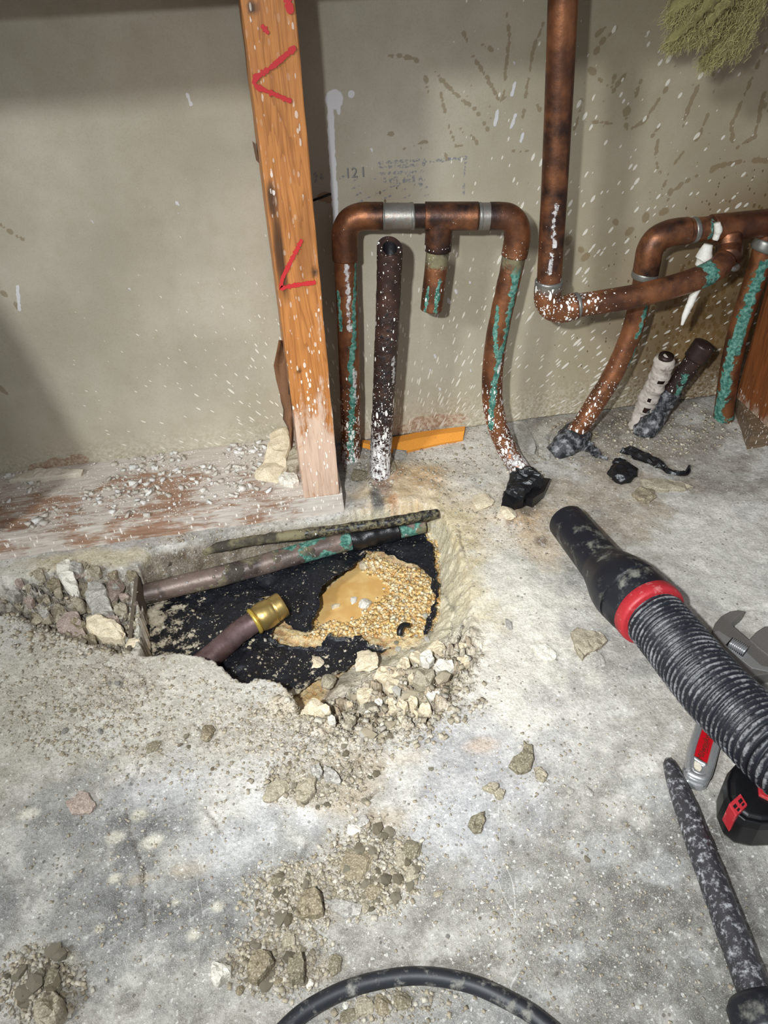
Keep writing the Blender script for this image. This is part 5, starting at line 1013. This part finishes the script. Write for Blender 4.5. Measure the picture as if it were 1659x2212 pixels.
SL = [
 ('stone_slab', [(143, 1212), (128, 1220), (122, 1236), (130, 1246), (140, 1262), (152, 1276), (166, 1272), (164, 1250), (157, 1228), (152, 1214)], .010, 'white', 'upright white stone sliver in the rubble left of the pit', -.006, (.0, .25)),
 ('stone_slab', [(190, 1260), (206, 1256), (228, 1264), (232, 1290), (244, 1318), (236, 1326), (214, 1316), (196, 1322), (186, 1290)], .014, 'grey', 'large grey stone with a white patch next to the mauve stone', -.012, (.0, .1)),
 ('stone_slab', [(186, 1330), (215, 1325), (250, 1340), (270, 1360), (262, 1372), (230, 1370), (205, 1366), (186, 1352)], .012, 'cream', 'broad cream plate along the bottom of the left rubble', -.012, (0, .1)),
 ('stone_slab', [(140, 1322), (165, 1318), (178, 1345), (186, 1372), (150, 1382), (124, 1366), (120, 1345)], .008, 'mauve', 'flat mauve plate beside the rounded tan stone', -.014, (.0, .1)),
 ('stone_slab', [(70, 1322), (90, 1330), (112, 1326), (106, 1334), (84, 1336)], .008, 'tan', 'thin curved tan flake at left of the rubble', -.008, (0, 0)),
 ('stone_slab', [(152, 1296), (166, 1286), (180, 1294), (180, 1306), (164, 1310)], .010, 'tan', 'egg-shaped tan pebble below the upright white sliver', -.012, (0, 0)),
 ('stone_slab', [(140, 1728), (156, 1722), (170, 1706), (186, 1710), (206, 1732), (196, 1750), (174, 1756), (150, 1752)], .004, 'mauve', 'flat grey-mauve chip alone at lower left floor', None, (.05, .05)),
 ('stone_slab', [(574, 1700), (590, 1684), (620, 1686), (626, 1702), (606, 1716), (584, 1730), (566, 1724)], .004, 'tan', 'low yellowish mortar cake below the pit', None, (0, 0)),
 ('stone_slab', [(640, 1700), (668, 1680), (684, 1682), (680, 1712), (660, 1732), (638, 1728)], .005, 'tan', 'flat tan slab right of the yellowish mortar cake', None, (.05, 0)),
 ('stone_slab', [(670, 1660), (690, 1652), (698, 1668), (692, 1684), (676, 1680)], .005, 'grey', 'pale grey chip above the flat tan slab', None, (0, 0)),
 ('stone_slab', [(700, 1654), (716, 1660), (738, 1684), (732, 1692), (700, 1684)], .006, 'grey', 'triangular grey flake below the rubble slope', None, (0, 0)),
 ('stone_slab', [(640, 1952), (660, 1914), (684, 1914), (694, 1930), (700, 1966), (668, 1974), (640, 1974)], .009, 'brown', 'brown wedge slab with straight lower edge left of debris patch', None, (.08, 0)),
 ('stone_slab', [(700, 1932 + 8), (742, 1940), (780, 1950), (778, 1972), (748, 1980), (720, 1966)], .004, 'grey', 'flat bluish-grey chip below the largest mortar lump', None, (0, 0)),
 ('stone_slab', [(622, 2066), (636, 2056), (654, 2058), (658, 2090), (656, 2116), (628, 2116), (618, 2096)], .010, 'olive', 'squarish olive stone left of the oblong one above the cable', None, (.08, 0)),
 ('stone_slab', [(532, 2100), (540, 2070), (560, 2052), (586, 2058), (590, 2080), (574, 2104), (556, 2120), (536, 2116)], .009, 'brown', 'big brown stone left in the row above the cable', None, (0, .05)),
 ('stone_slab', [(454, 2090), (458, 2076), (482, 2080), (500, 2084), (498, 2106), (482, 2112), (470, 2130), (456, 2118)], .007, 'white', 'white angular slab left end of the row above the cable', None, (.05, 0)),
 ('stone_slab', [(70, 2180), (84, 2148), (110, 2136), (132, 2152), (136, 2180), (120, 2204), (96, 2214), (72, 2208)], .013, 'tan', 'large pale mortar cake in the lower left corner', None, (.05, 0)),
 ('stone_slab', [(1100, 1650), (1112, 1632), (1130, 1618), (1130, 1600), (1150, 1608), (1152, 1640), (1146, 1660), (1120, 1668)], .005, 'olive', 'flat irregular grey-tan chip alone on the bluish-white floor', None, (.05, 0)),
 ('stone_slab', [(1154, 1656), (1168, 1654), (1184, 1672), (1176, 1686), (1158, 1676)], .004, 'tan', 'small flat chip touching the irregular grey-tan chip', None, (0, 0)),
 ('stone_slab', [(1042, 1700), (1058, 1688), (1078, 1690), (1078, 1700), (1064, 1710)], .004, 'tan', 'upper of two tan chips on the bluish-white floor', None, (0, 0)),
 ('stone_slab', [(1066, 1708), (1080, 1700), (1092, 1704), (1088, 1720), (1074, 1722)], .004, 'tan', 'lower of two tan chips on the bluish-white floor', None, (0, 0)),
 ('stone_slab', [(1010, 1778), (1018, 1762), (1046, 1748), (1048, 1768), (1040, 1792), (1026, 1796)], .005, 'olive', 'olive-grey curved chip alone in the middle of floor', None, (.05, 0)),
 ('stone_slab', [(1234, 1362), (1246, 1354), (1272, 1358), (1296, 1364), (1310, 1382), (1296, 1396), (1268, 1408), (1258, 1418), (1246, 1398)], .006, 'tan', 'flat five-sided tan chip close to the left of the hose', None, (.05, 0)),
 ('stone_slab', [(1150, 1390), (1180, 1388), (1202, 1406), (1202, 1420), (1180, 1424), (1160, 1410)], .0025, 'white', 'thin whitish flake left of the five-sided chip', None, (0, 0)),
 ('stone_slab', [(650, 1540), (660, 1512), (680, 1506), (700, 1514), (716, 1530), (700, 1546), (676, 1550), (656, 1552)], .014, 'cream', 'big cream wedge beside the dark gap at the pit rim', -.012, (.0, 0)),
 ('stone_slab', [(1366, 1064), (1380, 1052), (1412, 1056), (1418, 1072), (1404, 1082), (1380, 1078)], .004, 'brown', 'brown clay flake below the glossy tar blob', None, (0, 0)),
 ('stone_slab', [(1384, 1034), (1420, 1030), (1470, 1038), (1498, 1050), (1470, 1056), (1420, 1054), (1390, 1050)], .005, 'tan', 'long tan plaster tongue under the twisted tape', None, (0, 0))]
for i, (nm, pts, h, mt_, lab, zb, ti) in enumerate(SL): slab(nm, pts, h, MROCK[mt_], lab, 'stone', zb=zb, seed=30 + i, tilt=ti, hz=(0 if zb is None else zb) + h)
rq = np.random.RandomState(8); took = []
RPX = np.array([(652, 1498), (742, 1448), (830, 1412), (925, 1378), (1005, 1335), (1030, 1395), (1000, 1470), (950, 1540), (858, 1588), (744, 1598), (672, 1574)], float)
while len(took) < 78:
    x, y = rq.uniform(650, 1030), rq.uniform(1335, 1600); r_ = rq.uniform(9, 17) if (len(took) > 26 or y > 1500) else rq.uniform(18, 30)
    if sdf(np.array([x]), np.array([y]), RPX)[0] < r_ * .3 or any(math.hypot(x - q[0], (y - q[1]) * 1.2) < (r_ + q[2]) * .80 for q in took):
        if rq.rand() < .0012: break
        continue
    i = len(took); took.append((x, y, r_)); c_ = ['cream', 'white', 'cream', 'tan', 'cream'][i % 5]; nv = rq.randint(5, 8)
    a_ = (np.arange(nv) + rq.rand(nv) * .7) * 2 * math.pi / nv; pts = [(x + r_ * rq.uniform(.8, 1.15) * math.cos(q), y + r_ * rq.uniform(.62, .9) * math.sin(q)) for q in a_]
    slab('rubble_plate', pts, .0035 + .0002 * r_, MROCK[c_], ('broad' if r_ > 17 else 'small') + ' flat %s plate in the broken rubble on the near rim of the pit' % c_, 'rubble', 'rubble plates on the near rim, ' + ('broad ' if r_ > 17 else 'small ') + c_, seed=90 + i, tilt=tuple(rq.uniform(-.16, .16, 2)), nres=14, hz=-.006, rough=.12, dome=.03)
took = []
LPX = np.array([(10, 1268), (110, 1250), (200, 1240), (292, 1236), (296, 1400), (240, 1408), (150, 1380), (60, 1350)], float)
while len(took) < 40:
    x, y = rq.uniform(5, 300), rq.uniform(1235, 1408); r_ = rq.uniform(8, 20)
    if sdf(np.array([x]), np.array([y]), LPX)[0] < r_ * .2 or any(math.hypot(x - q[0], (y - q[1]) * 1.2) < (r_ + q[2]) * .8 for q in took):
        if rq.rand() < .002: break
        continue
    i = len(took); took.append((x, y, r_)); c_ = ['tan', 'brown', 'mauve', 'tan', 'grey'][i % 5]; nv = rq.randint(5, 8)
    a_ = (np.arange(nv) + rq.rand(nv) * .7) * 2 * math.pi / nv; pts = [(x + r_ * rq.uniform(.8, 1.15) * math.cos(q), y + r_ * rq.uniform(.55, .85) * math.sin(q)) for q in a_]
    slab('rubble_plate', pts, .004 + .0002 * r_, MROCK[c_], ('broad' if r_ > 14 else 'small') + ' flat %s plate in the sunken rubble left of the pit' % c_, 'rubble', 'rubble plates left of the pit, ' + ('broad ' if r_ > 14 else 'small ') + c_, seed=300 + i, tilt=tuple(rq.uniform(-.25, .25, 2)), nres=14, hz=-.012, rough=.14, dome=.03)
# smaller pieces: still one object each, copied from a few shapes
protos = {}
def small(px, py, s_, mat, group, label, rng, cat='rubble', zoff=0.0):
    p = fl(px, py); zz = zat(p[0], p[1]); k = (rng.randrange(8), mat)
    if k not in protos:
        Vb, Fb = VAR[k[0]]; me = mesh('rubble_piece', Vb, Fb); me.materials.append(MROCK[mat]); protos[k] = bpy.data.objects.new('rubble_piece', me)
    o = protos[k].copy(); COL.link(o); r = s_ / 2 / 2400.0
    o.scale = (r * rng.uniform(.9, 1.5), r * rng.uniform(.8, 1.2), r * rng.uniform(.7, 1.1)); o.rotation_euler = (rng.uniform(-.3, .3), rng.uniform(-.3, .3), rng.uniform(0, 6.3)); o.location = (p[0], p[1], zz + r * .28 + zoff)
    return setp(o, label.replace('@', mat), cat, group + ', ' + mat)
rng = random.Random(21)
def inpoly(x, y, poly): return sdf(np.array([float(x)]), np.array([float(y)]), np.array(poly, float))[0] > 0
def scatter(n, cx, cy, rx, ry, lo, hi, mats, group, label, poly=None, zoff=0.0):
    k = 0
    while k < n:
        a = rng.uniform(0, 6.283); r = math.sqrt(rng.random()); x = cx + rx * r * math.cos(a); y = cy + ry * r * math.sin(a)
        if poly and not inpoly(x, y, poly): continue
        small(x, y, lo + (hi - lo) * rng.random() ** 2, rng.choice(mats), group, label, rng, zoff=zoff); k += 1
T3 = ['tan', 'brown', 'olive', 'tan']
scatter(44, 820, 1880, 78, 90, 9, 26, T3, 'debris patch in the middle', 'small @ mortar piece in the debris patch right of the domed lump')
scatter(22, 615, 1930, 80, 66, 9, 26, T3, 'debris around the brown wedge slab', 'small @ mortar crumb around the brown wedge slab')
scatter(16, 600, 2085, 90, 62, 9, 24, T3, 'debris above the cable', 'small @ mortar crumb in the row above the cable')
scatter(22, 85, 2120, 72, 72, 10, 30, ['tan', 'brown', 'olive'], 'debris in the lower left corner', 'small @ mortar crumb in the lower left corner heap')
scatter(40, 820, 1490, 210, 110, 10, 34, ['cream', 'cream', 'tan', 'white'], 'rubble on the slope', 'broken @ rubble piece on the slope in front of the plastic', poly=[(655, 1500), (740, 1455), (830, 1410), (930, 1380), (1010, 1340), (1030, 1400), (1000, 1470), (950, 1540), (850, 1588), (740, 1596), (672, 1572)])
scatter(22, 700, 1680, 130, 70, 7, 18, T3, 'crumbs below the rubble slope', 'small @ crumb between the pit and the middle debris patch')
scatter(32, 190, 1320, 125, 90, 8, 26, ['tan', 'brown', 'mauve', 'grey'], 'broken bits left of the pit', 'small @ bit in the rubble hollow left of the pit', poly=[(20, 1270), (130, 1240), (290, 1235), (296, 1395), (250, 1408), (150, 1376), (40, 1330)])
scatter(34, 850, 1290, 110, 110, 6, 20, ['cream', 'white', 'tan'], 'gravel stones round the puddle', 'small wet @ gravel stone beside the puddle', poly=[(800, 1200), (880, 1225), (930, 1260), (930, 1330), (880, 1380), (780, 1375), (690, 1380), (690, 1345), (760, 1330), (840, 1300), (840, 1240)])
scatter(14, 600, 1600, 360, 90, 6, 14, T3, 'scattered bits below the pit', 'tiny @ bit scattered on the pale slab below the pit')
scatter(14, 1150, 1850, 330, 260, 5, 12, ['grey', 'tan', 'white'], 'scattered bits on the grey floor', 'tiny @ chip scattered on the bare grey floor')
scatter(8, 200, 1560, 190, 90, 6, 16, ['tan', 'grey'], 'scattered bits at left', 'tiny @ chip scattered on the dusty slab at left')
scatter(6, 520, 1440, 60, 20, 6, 14, ['tan', 'cream'], 'bits on the plastic', 'small @ crumb lying on the near edge of the plastic', poly=[(520, 1400), (640, 1380), (640, 1440), (540, 1450)], zoff=.001)
for q in protos.values(): bpy.data.objects.remove(q)

# ------------------------------------------------------------------ loose crumbs nobody could count
CB = np.array([(x, y, z) for z in (-1, 1) for y in (-1, 1) for x in (-1, 1)], float); CF = np.array([[0, 2, 3, 1], [4, 5, 7, 6], [0, 1, 5, 4], [2, 6, 7, 3], [0, 4, 6, 2], [1, 3, 7, 5]])
PAL = np.array([lin(*c) for c in [(178, 166, 144), (190, 180, 160), (202, 194, 178), (164, 152, 130), (176, 169, 156), (158, 147, 127)]])
PALW = np.array([lin(*c) for c in [(222, 184, 116), (230, 200, 144), (206, 160, 96), (228, 192, 130), (236, 218, 176), (238, 222, 190)]])
rs = np.random.RandomState(3)
def crumbs(name, P, size, pal, mat, label, cat, flat=.65, parent=None):
    N = len(P); W_ = CB[None] * (.62 + .38 * rs.rand(N, 8, 1)) * size[:, None, None] * np.stack([rs.uniform(.7, 1.4, N), rs.uniform(.6, 1.1, N), rs.uniform(.5, .9, N) * flat / .65], 1)[:, None]
    a = rs.rand(N) * 6.3; c, s_ = np.cos(a)[:, None], np.sin(a)[:, None]; t = rs.randn(N, 1) * .35
    x = W_[..., 0] * c - W_[..., 1] * s_; y = W_[..., 0] * s_ + W_[..., 1] * c; z = W_[..., 2] + x * t
    V = np.stack([x, y, z], -1) + P[:, None]; Fs = (CF[None] + (np.arange(N) * 8)[:, None, None]).reshape(-1, 4)
    col = pal[rs.randint(len(pal), size=N)] * rs.uniform(.85, 1.1, (N, 1)); col = np.repeat(np.c_[col, np.ones(N)], 8, 0)
    o = obj(name, V.reshape(-1, 3), Fs, mat, parent, attrs=dict(col=col)); return setp(o, label, cat, kind='stuff')
Ps, Sz = [], []
for cx, cy, rx, ry, n, lo, hi in [(800, 1880, 120, 110, 3800, .0004, .0019), (630, 1940, 110, 90, 2200, .0004, .0018), (600, 2080, 120, 80, 2200, .0004, .0018), (90, 2130, 100, 90, 2000, .0004, .0020), (690, 1680, 150, 80, 1500, .0004, .0020),
    (820, 1490, 230, 130, 3800, .0005, .0030), (700, 1570, 260, 70, 1500, .0004, .0018), (160, 1320, 190, 100, 2600, .0005, .0028), (430, 1560, 400, 140, 2600, .0004, .0016), (160, 1500, 220, 160, 1800, .0004, .0016), (300, 1850, 330, 300, 1600, .0003, .0012),
    (1150, 1800, 380, 360, 2200, .0003, .0012), (1300, 2050, 360, 180, 900, .0003, .0012), (850, 2170, 170, 60, 500, .0004, .0018), (1010, 1000, 260, 70, 1300, .0004, .0018), (1380, 930, 230, 70, 2200, .0004, .0022), (1080, 1130, 220, 90, 900, .0004, .0014), (520, 1175, 260, 30, 900, .0004, .0018), (810, 1020, 70, 40, 500, .0005, .0022)]:
    a = rs.rand(n) * 6.283; r = np.sqrt(rs.rand(n)) ; r = r * (.6 + .55 * rs.rand(n)); x = cx + rx * r * np.cos(a); y = cy + ry * r * np.sin(a)
    n = len(x) * 15 // 20; x, y = x[:n], y[:n]
    Ps += [fl(p, q)[:2] for p, q in zip(x, y)]; Sz.append(lo + (hi - lo) * rs.rand(n) ** 4.2)
Ps = np.array(Ps); Sz = np.concatenate(Sz); ok = ~((Ps[:, 1] > YS - .004) & (Ps[:, 0] < .058)); Ps, Sz = Ps[ok], Sz[ok]
z = zfield(Ps[:, 0], Ps[:, 1]); ok = z > -.018; Ps, Sz, z = Ps[ok], Sz[ok], z[ok]
crumbs('mortar_crumbs', np.c_[Ps, z + Sz * .25], Sz, PAL, MCR, 'loose pale mortar crumbs strewn over the whole slab', 'crumbs')
n = 9000; g = np.array([fl(rs.uniform(660, 950), rs.uniform(1190, 1400), -.06)[:2] for _ in range(n)]); db = sdf(g[:, 0], g[:, 1], BOT); shd = np.max([sdf(g[:, 0], g[:, 1], p) for p in (SH1, SH2, SH3)], 0)
ok = (db > -.003) & (shd < .002) & (zfield(g[:, 0], g[:, 1]) > -.0515); g = g[ok]; sz_ = .0005 + .0017 * rs.rand(len(g)) ** 3
crumbs('wet_gravel', np.c_[g, zfield(g[:, 0], g[:, 1]) + sz_ * .3], sz_, PALW, MCRW, 'wet yellow gravel heaped around the puddle in the torn plastic', 'gravel', 1.0)
n = 2600; x = -.45 + .50 * rs.rand(n) ** .75; y = YS + .004 + (YW - YS - .008) * rs.rand(n) ** .62; cl_ = fbm(x, y, 28, 3, 700); ok = (cl_ > .46) & ~((x > .010) & (x < .053)); x, y = x[ok], y[ok]; sz_ = .0004 + .0036 * rs.rand(len(x)) ** 5
crumbs('plaster_crumbs', np.c_[x, y, ZS + sz_ * .3], sz_, np.array([lin(*c_) for c_ in [(226, 220, 210), (214, 206, 194), (200, 192, 178), (232, 228, 222)]]), MCR, 'white plaster crumbs lying on the sill plate left of the stud', 'crumbs')
n = 900; x = rs.uniform(-.15, .12, n); y = rs.uniform(.40, .58, n); dd = np.max([sdf(x, y, p) for p in (SH1, SH2, SH3)], 0); ok = (dd > .001) & (fbm(x, y, 40, 3, 720) > .44) & (sdf(x, y, GAP) < 0); x, y, dd = x[ok], y[ok], dd[ok]; sz_ = .0003 + .0016 * rs.rand(len(x)) ** 3
crumbs('sheet_grit', np.c_[x, y, sheetz(x, y, dd) + sz_ * .3], sz_, PAL, MCR, 'sandy grit lying on the black plastic sheet', 'grit')
